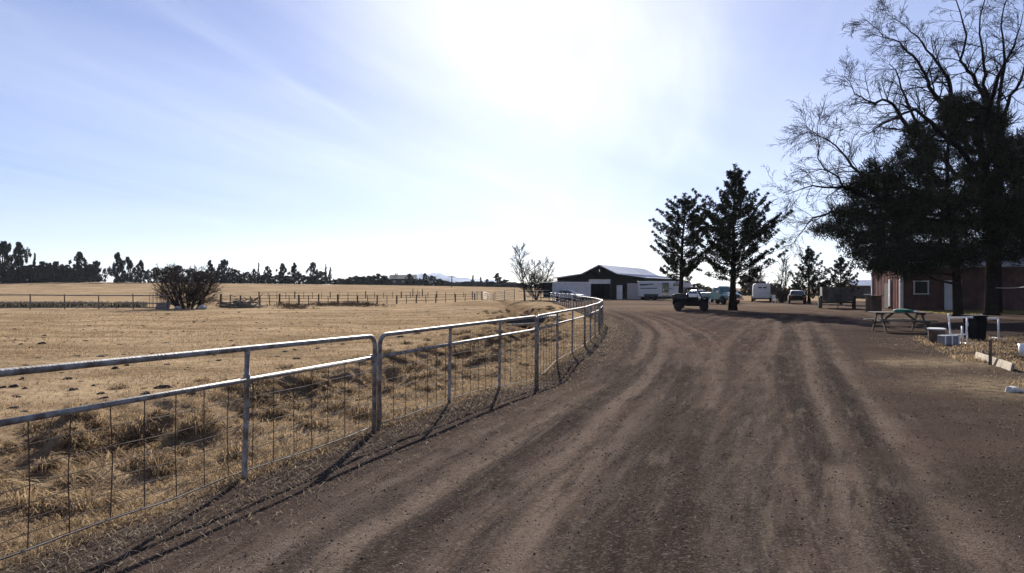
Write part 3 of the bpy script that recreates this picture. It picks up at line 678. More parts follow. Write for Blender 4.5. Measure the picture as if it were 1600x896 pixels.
# ------------------------------------------------------------------ far tree line
PROTO = []
def far_proto(seed, prof, loose, crown0):
    rng = np.random.RandomState(seed); V0 = []; cs, rr = [], []
    for i in range(74):
        t = crown0 + (1 - crown0) * ((i + rng.uniform()) / 74) ** 1.15; pr = prof(t); a = rng.uniform(0, 6.28)
        if rng.uniform() < loose: continue
        L = pr * rng.uniform(.1, 1.0) ** .7 * rng.uniform(.6, 1.25); cs.append((math.cos(a) * L, math.sin(a) * L, t * .97)); rr.append(.14 * rng.uniform(.35, 1.2) * (.3 + pr))
    for k in range(4): cs.append((rng.uniform(-.02, .02), rng.uniform(-.02, .02), .97 - .06 * k)); rr.append(.035 + .012 * k)
    V, Fc, ti = clumps(cs, rr, 80, .05, rng, .6, .45); V[:, 2] = np.clip(V[:, 2], .01, 1.02)
    g = E('juniper_tree', 'far juniper', 'tree', (0, 0, -50), 0, 'dark junipers of the far treeline')
    arr('crown', V, Fc, M_FARLEAF, g, ti)
    t = MB(); t.tube([(0, 0, -.03), (0, 0, .45), (.02, 0, .9)], [.05, .035, .01], 6); O('trunk', t, M_BARK, g)
    PROTO.append([g, True])
far_proto(51, lambda t: np.interp(t, [.0, .25, .5, .8, 1], [.7, .85, .65, .3, .05]), .1, .03)
far_proto(52, lambda t: np.interp(t, [.0, .35, .6, .85, 1], [.7, .95, .8, .5, .15]), .12, .03)
far_proto(53, lambda t: np.interp(t, [.0, .2, .5, .8, 1], [.9, 1, .9, .65, .3]), .05, .0)
far_proto(54, lambda t: np.interp(t, [.0, .1, .3, .6, .9, 1], [1.3, .8, .5, .35, .18, .05]), .2, .0)
far_proto(55, lambda t: np.interp(t, [.0, .4, .5, .7, .85, 1], [.9, .95, .4, .6, .4, .1]), .18, .02)
FAR = [  # px, top, base, half width, distance, shape, label
    (4, 378, 451, 17, 205, 1, 'ragged juniper cut by the left frame edge'), (29, 379, 450, 15, 207, 4, 'tall broad juniper second from the left frame edge'), (54, 396, 449, 7, 212, 3, 'thin spire juniper right of the two big left ones'),
    (47, 414, 449, 15, 209, 2, None), (68, 409, 447, 13, 214, 2, 'rounded dark juniper right of the thin spire'), (86, 409, 445, 13, 218, 1, None), (104, 414, 445, 12, 222, 2, None),
    (124, 394, 443, 13, 215, 4, 'open topped juniper with a bare short trunk, left field edge'), (140, 413, 442, 12, 224, 2, None), (150, 408, 442, 9, 228, 1, 'small loose juniper with two tufts on top'), (112, 420, 443, 10, 232, 2, None),
    (184, 395, 443, 14, 216, 0, 'dense peaked juniper standing alone in the gap'), (200, 402, 442, 9, 222, 1, 'slimmer juniper touching the dense peaked one'), (220, 407, 443, 12, 217, 0, 'bushy juniper right of the dense peaked pair'), (244, 418, 443, 10, 219, 2, 'low round juniper left of the bare bush'),
    (262, 417, 443, 11, 225, 2, None), (278, 415, 443, 11, 230, 1, None), (300, 420, 443, 12, 228, 2, None), (328, 407, 442, 11, 220, 0, 'peaked juniper just right of the bare bush'), (350, 406, 442, 9, 223, 1, 'leaning loose juniper with a notched top'),
    (367, 421, 443, 10, 226, 2, None), (386, 425, 443, 9, 233, 2, None), (397, 420, 443, 7, 228, 0, None), (404, 411, 446, 5, 240, 3, 'needle thin juniper at the left end of the middle clump'), (418, 416, 446, 10, 236, 0, 'wide peaked juniper of the middle clump'),
    (441, 412, 445, 9, 234, 4, 'open crowned juniper of the middle clump'), (460, 411, 445, 11, 232, 0, 'full peaked juniper at the heart of the middle clump'), (474, 430, 445, 9, 236, 2, None), (489, 410, 445, 7, 235, 1, 'tall loose juniper of the middle clump'), (502, 424, 445, 9, 234, 2, None),
    (509, 413, 445, 5, 233, 3, 'narrow spire near the right end of the middle clump'), (516, 418, 445, 6, 236, 3, 'last spire closing the middle clump on the right'), (430, 431, 446, 11, 240, 2, None), (450, 431, 446, 11, 241, 2, None),
    (15, 420, 452, 16, 212, 2, None), (38, 416, 450, 14, 214, 2, None), (60, 420, 449, 14, 220, 2, None), (78, 417, 447, 14, 226, 1, None), (96, 419, 446, 13, 230, 2, None), (132, 418, 444, 14, 232, 2, None), (314, 424, 444, 11, 234, 2, None), (340, 423, 444, 10, 236, 2, None), (358, 426, 444, 10, 236, 2, None), (377, 428, 445, 9, 238, 2, None), (410, 430, 446, 10, 240, 2, None), (482, 432, 446, 9, 240, 2, None), (495, 431, 446, 9, 241, 2, None),
    (524, 437, 446, 9, 262, 2, None), (531, 435, 446, 9, 268, 2, None), (542, 437, 446, 9, 262, 2, None), (562, 434, 446, 9, 266, 2, None), (572, 434, 446, 9, 262, 2, None), (584, 432, 446, 9, 258, 2, None), (598, 434, 446, 9, 262, 2, None), (611, 436, 447, 9, 274, 2, None), (690, 439, 448, 9, 262, 2, None), (702, 441, 448, 9, 266, 2, None), (721, 441, 448, 9, 262, 2, None), (733, 440, 449, 9, 266, 2, None), (745, 440, 449, 9, 262, 2, None), (757, 441, 449, 9, 266, 2, None), (768, 440, 449, 9, 262, 2, None), (784, 440, 450, 9, 266, 2, None), (796, 441, 450, 9, 262, 2, None), (810, 443, 451, 9, 266, 2, None),
    (535, 437, 446, 9, 300, 2, None), (622, 438, 447, 9, 275, 2, None), (657, 437, 448, 9, 270, 2, None), (705, 441, 448, 9, 285, 2, None), (770, 441, 450, 9, 270, 2, None), (548, 433, 446, 9, 290, 2, None), (556, 431, 446, 8, 262, 2, None), (567, 432, 446, 9, 258, 2, None), (577, 431, 446, 8, 262, 2, None), (592, 428, 446, 11, 256, 1, 'round topped juniper left of the distant house'), (603, 431, 446, 7, 259, 0, None),
    (640, 428, 447, 7, 258, 4, 'open topped juniper right of the distant house'), (649, 433, 447, 7, 262, 0, None), (664, 427, 448, 9, 252, 0, 'tallest dark juniper below the highest hill'), (675, 431, 448, 8, 254, 2, None), (686, 436, 448, 9, 256, 2, None), (697, 439, 448, 8, 262, 2, None), (715, 441, 448, 9, 280, 2, None), (727, 440, 448, 8, 280, 2, None),
    (739, 430, 448, 6, 255, 3, 'pointed juniper right of the utility pole'), (751, 433, 448, 6, 256, 3, 'second pointed juniper right of the utility pole'), (761, 436, 448, 6, 258, 0, None), (778, 427, 449, 8, 250, 4, 'ragged topped juniper left of the taller bare tree'), (789, 437, 449, 8, 258, 2, None),
    (803, 441, 451, 9, 262, 2, None), (816, 442, 451, 9, 260, 2, None), (830, 441, 451, 9, 255, 2, None), (845, 443, 451, 9, 258, 2, None), (858, 441, 451, 9, 255, 2, None), (869, 440, 451, 8, 250, 2, None),
    (1090, 443, 452, 12, 180, 2, None), (1076, 446, 452, 10, 182, 2, None), (1165, 430, 452, 14, 150, 1, None), (1105, 448, 452, 10, 190, 2, None), (1190, 440, 452, 14, 160, 2, None), (1212, 443, 452, 12, 165, 2, None), (1243, 443, 452, 12, 150, 2, None), (1290, 440, 452, 14, 150, 2, None), (1345, 445, 452, 12, 160, 2, None)]
for i, (px, top, base, hw, Y, k, lab) in enumerate(FAR):
    hw *= 1.35 if k in (1, 4) else (1.15 if k != 3 else 1)
    x = X(px, Y); z = hs(x, Y); ht = CH - (top - HZ) / F * Y - z; w = hw / F * Y
    lab = lab or ('low rounded juniper filling the far treeline left of the barn' if px < 1000 else 'low rounded juniper in the backdrop behind the parked vehicles')
    pr = PROTO[k]
    if pr[1]:
        g = pr[0]; pr[1] = False; g.location = (x, Y, z); g.rotation_euler = (0, 0, random.uniform(0, 6)); g.scale = (w * 1.35, w * 1.35, ht); g['label'] = lab
    else: dup(pr[0], (x, Y, z), random.uniform(0, 6), (w * 1.35, w * 1.35, ht), lab)

# far house, utility pole
def far_house():
    Y = 262; x = X(630, Y); z = hs(x, Y); g = E('farm_house', 'low distant house with a pale roof among the far junipers', 'house', (x, Y, z), R(8))
    w = 9; b = MB(); b.box((0, 0, 1.2), (w, 7, 2.5)); O('wall', b, mat('house_wall', (.06, .05, .05), .9), g)
    r = MB(); r.prism([(-4.2, 2.45), (4.2, 2.45), (0, 4.0)], -w / 2 - .5, w / 2 + .5, 'x'); O('roof', r, mat('dull_roof', (.13, .125, .125), .9, 0, .2, 2, 0, .1), g)
    for k in (-3.2, 0, 3.0):
        q = MB(); q.box((k, -3.52, 1.4), (1.2, .06, 1.0)); O('window', q, M_GLASS, g)
far_house()
def pole():
    Y = 210; x = X(706, Y); z = hs(x, Y); g = E('utility_pole', 'thin utility pole standing against the pale hills', 'pole', (x, Y, z))
    q = MB(); q.tube([(0, 0, -.2), (0, 0, CH - (431 - HZ) / F * Y - z)], [.16, .11], 8); O('mast', q, M_DARKWOOD, g)
    q = MB(); q.box((0, 0, CH - (433 - HZ) / F * Y - z), (2.0, .12, .12)); O('crossarm', q, M_DARKWOOD, g)
pole()

# ------------------------------------------------------------------ barn
def barn():
    c = Vector((12.95, 104.0, 0)); ang = R(-25.5); g = E('horse_barn', 'dark gabled barn with lean-to sides and a pale metal roof', 'barn', c, ang)
    z = 0; W2, wm, L = 6.75, 2.75, 25
    prof = [(-W2, 0), (W2, 0), (W2, 3.15), (wm, 3.68), (0, 5.0), (-wm, 3.68), (-W2, 3.15)]
    # front wall pieces round the open centre bay
    ox = 1.72; oh = 2.95
    b = MB()
    b.prism([(-W2, 0), (-ox, 0), (-ox, oh), (-ox, 4.17), (-wm, 3.68), (-W2, 3.15)], 0, .18)
    b.prism([(ox, 0), (W2, 0), (W2, 3.15), (wm, 3.68), (ox, 4.17), (ox, oh)], 0, .18)
    b.prism([(-ox, oh), (ox, oh), (ox, 4.17), (0, 5.0), (-ox, 4.17)], 0, .18)
    b.box((-W2 + .09, L / 2, 1.55), (.18, L, 3.1)); b.box((W2 - .09, L / 2, 1.55), (.18, L, 3.1))
    b.prism(prof, L - .18, L); b.box((0, 9, 1.45), (4.2, .1, 2.9))
    O('wall', b, M_BARN, g)
    r = MB(); t = .1
    for s in (-1, 1):
        for (a0, z0), (a1, z1) in (((0, 5.02), (wm + .02, 3.70)), ((wm, 3.70), (W2 + .35, 3.12))):
            q = [(s * a0, z0), (s * a1, z1), (s * a1, z1 + t), (s * a0, z0 + t)]; r.prism(q, -.35, L + .35)
    k = -.3
    for s in (-1, 1):
        for i in range(27):
            y = -.3 + i * .95
            for (a0, z0), (a1, z1) in (((0.05, 5.10), (wm, 3.81)), ((wm + .05, 3.80), (W2 + .3, 3.24))):
                r.tube([(s * a0, y, z0 + .01), (s * a1, y, z1 + .01)], .02, 4)
    O('roof', r, M_ROOF, g)
    d = MB(); d.box((0, -.03, 2.6), (3.4, .06, .62)); O('rollup_door', d, M_WHITE, g)
    d = MB(); d.box((-4.05, -.03, 1.22), (2.7, .06, 2.1)); [d.box((-4.05, -.065, .3 + .42 * i), (2.66, .012, .02)) for i in range(5)]; O('stall_door', d, mat('grey_door', (.30, .29, .29), .6, 0, .1, 1), g)
    d = MB(); d.box((5.2, -.03, 1.2), (2.0, .06, 2.3)); [d.box((4.4 + .4 * i, -.065, 1.2), (.03, .012, 2.26)) for i in range(5)]; O('stall_door', d, mat('grey_door', (.42, .41, .42), .6), g)
    d = MB(); d.box((3.05, -.03, 1.05), (.85, .06, 2.05)); dd = O('door', d, M_WHITE, g); q = MB(); q.box((3.35, -.08, 1.0), (.1, .05, .05)); O('handle', q, M_CHROME, dd)
    q = MB(); q.box((0, -.05, 4.25), (.14, .1, .34)); O('lamp', q, M_CHROME, g)
    q = MB(); q.box((-ox, -.05, 1.45), (.12, .1, 2.9)); q.box((ox, -.05, 1.45), (.12, .1, 2.9)); O('door_frame', q, M_RUST, g)
barn()

# ------------------------------------------------------------------ vehicles
def wheel(parent, c, r, w, rim=M_CHROME, hub=.58):
    q = MB(); q.lathe_y(c, [(r * .55, -w / 2), (r * .92, -w / 2), (r, -w * .32), (r, w * .32), (r * .92, w / 2), (r * .55, w / 2)], 22); o = O('wheel', q, M_RUBBER, parent)
    q = MB(); q.lathe_y(c, [(.04, -w * .46), (r * .2, -w * .5), (r * hub, -w * .44), (r * hub, w * .44), (r * .2, w * .5), (.04, w * .46)], 18); O('rim', q, rim, o); return o
def pickup(name, label, loc, rz, paint, glass, chrome=True):
    g = E(name, label, 'pickup', loc, rz)
    b = MB(); b.prism([(-2.35, .55), (-.42, .55), (-.42, 1.15), (-2.35, 1.12)], -.78, .78); b.prism([(-2.3, 1.1), (-.45, 1.12), (-.45, 1.22), (-2.3, 1.2)], -.86, -.76); b.prism([(-2.3, 1.1), (-.45, 1.12), (-.45, 1.22), (-2.3, 1.2)], .76, .86); b.box((-2.33, 0, .95), (.06, 1.5, .5)); O('bed', b, paint, g, .03)
    b = MB(); lo, hi = .84, .66
    def ring(pts, w): return [(x, -w, z) for x, z in pts] + [(x, w, z) for x, z in reversed(pts)]
    b.prism([(-.42, .5), (.95, .5), (.98, 1.15), (.9, 1.25), (-.42, 1.25)], -lo, lo); b.loft([[(-.42, -lo, 1.2), (.92, -lo, 1.2), (.92, lo, 1.2), (-.42, lo, 1.2)], [(-.3, -hi, 1.78), (.5, -hi, 1.8), (.5, hi, 1.8), (-.3, hi, 1.78)], [(-.2, -hi * .8, 1.86), (.38, -hi * .8, 1.87), (.38, hi * .8, 1.87), (-.2, hi * .8, 1.86)]]); O('cab', b, paint, g, .05)
    q = MB(); q.add([(.93, -.72, 1.27), (.93, .72, 1.27), (.545, .6, 1.74), (.545, -.6, 1.74), (.90, -.72, 1.25), (.90, .72, 1.25), (.52, .6, 1.72), (.52, -.6, 1.72)], [(0, 1, 2, 3), (7, 6, 5, 4), (0, 4, 5, 1), (3, 2, 6, 7), (0, 3, 7, 4), (1, 5, 6, 2)]); O('windscreen', q, glass, g)
    for s in (-1, 1):
        q = MB(); q.add([(-.2, s * .835, 1.28), (.72, s * .835, 1.28), (.42, s * .70, 1.7), (-.2, s * .70, 1.7), (-.2, s * .815, 1.28), (.72, s * .815, 1.28), (.42, s * .68, 1.7), (-.2, s * .68, 1.7)], [(0, 1, 2, 3), (7, 6, 5, 4), (0, 4, 5, 1), (3, 2, 6, 7), (0, 3, 7, 4), (1, 5, 6, 2)]); O('side_window', q, glass, g)
    b = MB(); b.loft([[(.9, -.62, .7), (.9, .62, .7), (.9, .62, 1.18), (.9, .3, 1.27), (.9, -.3, 1.27), (.9, -.62, 1.18)], [(1.8, -.6, .7), (1.8, .6, .7), (1.8, .6, 1.12), (1.8, .28, 1.22), (1.8, -.28, 1.22), (1.8, -.6, 1.12)], [(2.22, -.56, .72), (2.22, .56, .72), (2.22, .56, 1.0), (2.22, .26, 1.08), (2.22, -.26, 1.08), (2.22, -.56, 1.0)]]); O('hood', b, paint, g, .05)
    for s in (-1, 1):
        b = MB(); b.loft([[(x, s * .56, z0), (x, s * .93, z0), (x, s * .93, z1 - .1), (x, s * .8, z1), (x, s * .56, z1)] for x, z0, z1 in ((.88, .55, .98), (1.1, .8, 1.05), (1.45, .9, 1.08), (1.85, .85, 1.06), (2.12, .6, 1.02), (2.3, .62, .9))]); O('fender', b, paint, g, .04)
        b = MB(); b.loft([[(x, s * .74, z0), (x, s * .95, z0), (x, s * .95, z1 - .08), (x, s * .85, z1), (x, s * .74, z1)] for x, z0, z1 in ((-2.1, .55, .75), (-1.85, .78, .95), (-1.5, .88, 1.0), (-1.15, .78, .95), (-.8, .5, .75))]); O('fender', b, paint, g, .04)
        q = MB(); q.lathe_y((0, 0, 0), [(.01, -.02), (.1, -.01), (.1, .02), (.01, .02)], 14); hl = O('headlight', q, M_CHROME, g); hl.rotation_euler = (0, 0, R(90)); hl.location = (2.31, s * .74, .88)
        for x in (-1.5, 1.5): wheel(g, (x, s * .8, .36), .36, .22)
        q = MB(); q.box((.75, s * .98, 1.32), (.06, .2, .16)); O('mirror', q, M_CHROME, g)
    q = MB(); [q.box((2.25, 0, .76 + .075 * i), (.06, 1.1, .035)) for i in range(4)]; q.box((2.22, 0, .85), (.04, 1.1, .34)); O('grille', q, M_BLACK, g)
    q = MB(); q.box((2.42, 0, .55), (.12, 1.86, .19)); q.box((-2.42, 0, .55), (.1, 1.7, .16)); O('bumper', q, M_CHROME if chrome else M_WHITE, g, .03)
    q = MB(); q.box((0, 0, .48), (4.3, 1.0, .14)); O('chassis', q, M_BLACK, g)
    return g
px_, Yt = 1126, 73; xt = X(px_, Yt)
pickup('pickup_truck', 'old teal pickup truck facing out beside the tallest juniper', (xt, Yt, 0), math.atan2(-.93, .36), M_TEAL, M_GLASSG)
pickup('pickup_truck', 'pale pickup truck parked half hidden behind the teal one', (X(1139, 80), 80, 0), math.atan2(-.97, -.15), M_CARWHITE, M_GLASSG)
def car(name, label, loc, rz, paint, top=None):
    g = E(name, label, 'car', loc, rz); S = lambda w, pts: [(x, -w, z) for x, z in pts]
    b = MB(); pr = [(-2.15, .35), (2.15, .35), (2.2, .62), (2.0, .8), (1.1, .93), (-1.7, .98), (-2.15, .9), (-2.2, .6)]; b.prism(pr, -.86, .86); O('body', b, paint, g, .07)
    b = MB(); b.loft([[(-1.65, -.8, .93), (1.05, -.8, .9), (1.05, .8, .9), (-1.65, .8, .93)], [(-1.0, -.62, 1.38), (.25, -.62, 1.38), (.25, .62, 1.38), (-1.0, .62, 1.38)], [(-.8, -.5, 1.44), (.1, -.5, 1.45), (.1, .5, 1.45), (-.8, .5, 1.44)]]); O('cabin', b, top or paint, g, .05)
    def pane(nm, v):
        n = (Vector(v[1]) - Vector(v[0])).cross(Vector(v[3]) - Vector(v[0])).normalized() * .012
        m = MB(); m.add([Vector(p) + n for p in v] + [Vector(p) - n for p in v], [(0, 1, 2, 3), (7, 6, 5, 4), (0, 4, 5, 1), (1, 5, 6, 2), (2, 6, 7, 3), (3, 7, 4, 0)]); O(nm, m, M_GLASS, g)
    pane('windscreen', [(1.0, -.72, .96), (1.0, .72, .96), (.33, .58, 1.36), (.33, -.58, 1.36)])
    pane('rear_window', [(-1.62, -.7, .99), (-1.62, .7, .99), (-1.06, .56, 1.36), (-1.06, -.56, 1.36)])
    for s in (-1, 1):
        pane('side_window', [(-1.3, s * .785, 1.0), (.8, s * .785, 1.0), (.22, s * .635, 1.34), (-.95, s * .635, 1.34)])
        for x in (-1.35, 1.35): wheel(g, (x, s * .78, .32), .32, .2)
        q = MB(); q.box((2.14, s * .6, .68), (.12, .32, .14)); O('headlight', q, M_CHROME, g); q = MB(); q.box((-2.16, s * .65, .75), (.1, .25, .16)); O('tail_light', q, mat('red_lens', (.25, .02, .02), .3), g)
    q = MB(); q.box((2.2, 0, .45), (.1, 1.6, .16)); q.box((-2.2, 0, .45), (.1, 1.6, .16)); O('bumper', q, M_BLACK, g)
    return g
car('parked_car', 'silver car parked behind the railed panels beside the black fronted trailer', (X(890, 92), 92, 0), R(-35), M_SILVER)
car('parked_car', 'white car showing its hood between the utility vehicle and teal pickup', (X(1093, 84), 84, 0), R(-70), M_CARWHITE)
car('parked_car', 'small dark car with a bright white roof near the see-through juniper', (X(1245, 75), 75, 0), R(70), M_FLATBLACK, M_CARWHITE)

def utv():
    Y = 52.5; g = E('utility_vehicle', 'dark open utility vehicle with roll cage under the shorter juniper', 'utility vehicle', (X(1079, Y), Y, 0), R(-14))
    b = MB(); b.prism([(-1.3, .45), (-.2, .35), (.6, .35), (1.25, .5), (1.3, .8), (.75, .98), (.5, .62), (-.2, .6), (-.25, .95), (-1.3, .95)], -.66, .66); b.box((.15, -.64, .75), (.8, .05, .5)); b.box((.15, .64, .75), (.8, .05, .5)); b.box((1.0, 0, .9), (.5, 1.0, .22)); O('body', b, M_FLATBLACK, g, .04)
    b = MB(); b.box((-.8, 0, 1.05), (1.1, 1.35, .3)); b.box((-.75, 0, 1.24), (.8, 1.1, .1)); O('cargo_bed', b, M_RUST, g, .02)
    b = MB()
    for s in (-.62, .62):
        b.tube([(.85, s, .9), (.42, s * .95, 1.62), (-.3, s * .92, 1.66), (-.42, s, .9)], .045, 6)
    b.tube([(.42, -.59, 1.62), (.42, .59, 1.62)], .03, 6); b.tube([(-.3, -.57, 1.66), (-.3, .57, 1.66)], .03, 6); O('roll_cage', b, M_FLATBLACK, g)
    b = MB(); b.prism([(-.56, 1.22), (-.52, 1.66), (-.2, 1.66), (-.3, 1.22)], -.60, .60); b.box((.02, 0, 1.705), (1.1, 1.26, .07)); O('roof', b, mat('grey_canopy', (.16, .16, .155), .8), g, .03)
    b = MB(); b.add([(.84, -.56, .96), (.84, .56, .96), (.47, .54, 1.54), (.47, -.54, 1.54), (.82, -.56, .95), (.82, .56, .95), (.45, .54, 1.53), (.45, -.54, 1.53)], [(0, 1, 2, 3), (7, 6, 5, 4), (0, 4, 5, 1), (3, 2, 6, 7), (0, 3, 7, 4), (1, 5, 6, 2)]); O('windscreen', b, M_GLASS, g)
    for s in (-.3, .3):
        b = MB(); b.box((.05, s, .72), (.45, .48, .14)); b.box((-.18, s, 1.0), (.12, .46, .55), 0, ('Y', -.15)); O('seat', b, M_RUBBER, g, .03)
    b = MB(); b.tube([(.5, .3 + .16 * math.cos(a), 1.0 + .16 * math.sin(a)) for a in np.linspace(0, 6.28, 13)], .02, 5); O('steering_wheel', b, M_BLACK, g)
    for x, r in ((-.88, .34), (.95, .33)):
        for s in (-.64, .64): wheel(g, (x, s, r), r, .26, M_RUST, .5)
    b = MB(); b.box((1.3, 0, .72), (.06, .9, .1)); b.tube([(1.36, -.5, .5), (1.42, -.5, .85), (1.42, .5, .85), (1.36, .5, .5)], .025, 6); O('front_guard', b, M_CHROME, g)
    b = MB(); b.box((.95, -.45, .93), (.3, .22, .02), 0, ('Y', .35)); O('hood_panel', b, M_CHROME, g)
utv()

def horse_trailer_long():
    Y = 98; g = E('horse_trailer', 'long white gooseneck horse trailer with dark stripes beside the barn', 'horse trailer', (X(1030, Y), Y, 0), R(-4))
    z0, z1 = .5, 2.55; b = MB(); b.prism([(-1.05, z0), (1.05, z0), (1.05, z1 - .18), (.9, z1), (-.9, z1), (-1.05, z1 - .18)], -2.85, 2.85, 'x'); O('body', b, M_WHITE, g, .03)
    b = MB(); b.prism([(2.852, 1.45), (3.4, 1.35), (4.15, 1.7), (4.2, 2.4), (4.0, 2.6), (2.852, 2.6)], -1.0, 1.0); O('gooseneck', b, M_WHITE, g, .05)
    b = MB(); b.box((.05, 0, z1 + .03), (5.85, 1.9, .07)); O('roof', b, M_CARWHITE, g, .02)
    b = MB(); b.box((.72, -1.065, 1.48), (.9, .04, 1.85)); d = O('door', b, M_GLASS, g); q = MB(); q.box((.4, -1.1, 1.4), (.05, .04, .2)); O('handle', q, M_CHROME, d)
    b = MB(); b.box((2.2, -1.065, 2.1), (.85, .04, .4)); O('window', b, M_GLASS, g)
    b = MB(); b.box((-2.3, -1.065, 2.12), (1.0, .03, .2)); b.box((-1.35, -1.066, 2.18), (.9, .03, .14), 0, ('Y', -.05)); b.box((-1.6, -1.064, 1.62), (2.4, .03, .10)); b.box((1.5, -1.064, 1.55), (.6, .03, .08), 0, ('Y', .15)); O('stripe', b, M_BLACK, g)
    for x in (-1.75, -.75):
        for s in (-.98, .98): wheel(g, (x, s, .38), .38, .24)
    b = MB(); b.prism([(-2.3, .55), (-2.15, .85), (-.35, .85), (-.2, .55)], -1.12, -1.06); O('fender', b, M_BLACK, g)
    b = MB(); b.tube([(3.7, 0, 1.6), (3.7, 0, .1)], .06, 8); b.box((3.7, 0, .06), (.3, .3, .1)); O('jack', b, M_RUST, g)
    b = MB(); b.box((0, 0, .48), (5.6, 1.9, .1)); O('chassis', b, M_BLACK, g)
horse_trailer_long()
def horse_trailer_small():
    Y = 84; g = E('horse_trailer', 'small white horse trailer seen from behind, rounded roof', 'horse trailer', (X(1190, Y), Y, 0), R(72))
    w = .98; z0, z1 = .42, 2.22; pr = [(-w, z0), (w, z0), (w, z1 - .3), (w - .1, z1 - .1), (w - .32, z1), (-w + .32, z1), (-w + .1, z1 - .1), (-w, z1 - .3)]
    b = MB(); b.prism(pr, 0, 3.6, 'x'); O('body', b, M_WHITE, g, .03)
    for s in (-1, 1):
        q = MB(); q.box((-.03, s * .27 - .1, 1.72), (.04, .42, .16)); O('window', q, M_GLASS, g)
        q = MB(); q.box((-.025, s * .46, 1.05), (.04, .88, 1.0)); O('door', q, M_WHITE, g)
        for x in (1.3, 2.1): wheel(g, (x, s * 1.05, .36), .36, .2)
        q = MB(); q.box((-.03, s * .85, .5), (.05, .16, .1)); O('tail_light', q, mat('red_lens', (.25, .02, .02), .3), g)
    q = MB(); q.box((-.05, 0, .4), (.12, 1.9, .14)); O('bumper', q, M_BLACK, g)
    q = MB(); q.tube([(3.6, -.6, .45), (4.8, 0, .45), (3.6, .6, .45)], .05, 6); O('tow_bar', q, M_BLACK, g)
horse_trailer_small()
def cargo_trailer():
    Y = 93; g = E('cargo_trailer', 'white trailer with a black front standing behind the railed panels', 'trailer', (X(856, Y), Y, 0), R(32))
    b = MB(); b.box((3.2, 0, 1.42), (6.4, 2.1, 1.95)); O('body', b, M_WHITE, g, .06)
    b = MB(); b.box((-.012, 0, 1.42), (.03, 2.04, 1.9)); O('front_panel', b, M_FLATBLACK, g)
    b = MB(); b.box((3.2, 0, 2.43), (6.5, 2.14, .07)); O('roof', b, M_CARWHITE, g, .02)
    for x in (2.8, 3.7):
        for s in (-1, 1): wheel(g, (x, s * 1.02, .36), .36, .22)
    b = MB(); b.prism([(2.3, .45), (2.45, .86), (4.05, .86), (4.2, .45)], -1.14, -1.06); O('fender', b, M_BLACK, g)
    b = MB(); b.tube([(0, -.7, .42), (-1.2, 0, .42), (0, .7, .42)], .05, 6); b.tube([(-1.1, 0, .8), (-1.1, 0, .05)], .04, 6); O('tow_bar', b, M_BLACK, g)
cargo_trailer()
def wagon():
    Y = 57; g = E('farm_wagon', 'grey high sided farm wagon on two wheels near the red building', 'wagon', (X(1309, Y), Y, 0), R(-21))
    w = 1.15; b = MB(); b.prism([(-w, .62), (w, .62), (w + .02, 1.75), (-w - .02, 1.75)], -.1, 3.4); [b.box((x, -.115, 1.18), (.07, .04, 1.1)) for x in (-1.0, -.33, .33, 1.0)]; O('box', b, mat('grey_steel', (.10, .095, .095), .9, 0, .4, 3, .1, .08), g, .02)
    b = MB(); b.box((0, -.13, .95), (.6, .05, .5)); O('tailgate', b, M_BLACK, g)
    for s in (-1, 1): wheel(g, (s * 1.28, 1.3, .48), .48, .24, M_RUST) and None
    for o in g.children:
        if o.name.startswith('wheel'):
            for q in [o] + list(o.children):
                pass
    b = MB(); b.box((0, 1.3, .5), (2.4, .14, .14)); b.box((0, 1.6, .56), (1.6, 3.2, .1)); O('chassis', b, M_BLACK, g)
    for s in (-1, 1):
        b = MB(); b.box((s * 1.24, -.02, .55), (.16, .12, 1.0)); O('stake_post', b, M_DARKWOOD, g)
    b = MB(); b.tube([(0, -.1, .8), (0, -.12, .05)], .04, 6); b.box((0, -.12, .04), (.2, .2, .05)); O('jack', b, M_RUST, g)
wagon()
# wheels of the wagon roll along its own length
for o in bpy.data.objects:
    if o.name.startswith('wheel') and o.parent and o.parent.name.startswith('farm_wagon'):
        me = o.data; xs = [v.co.x for v in me.vertices]; ys = [v.co.y for v in me.vertices]; cx = (min(xs) + max(xs)) / 2; cy = (min(ys) + max(ys)) / 2
        for q in [o] + list(o.children):
            for v in q.data.vertices: v.co.x, v.co.y = cx + (v.co.y - cy), cy + (v.co.x - cx)

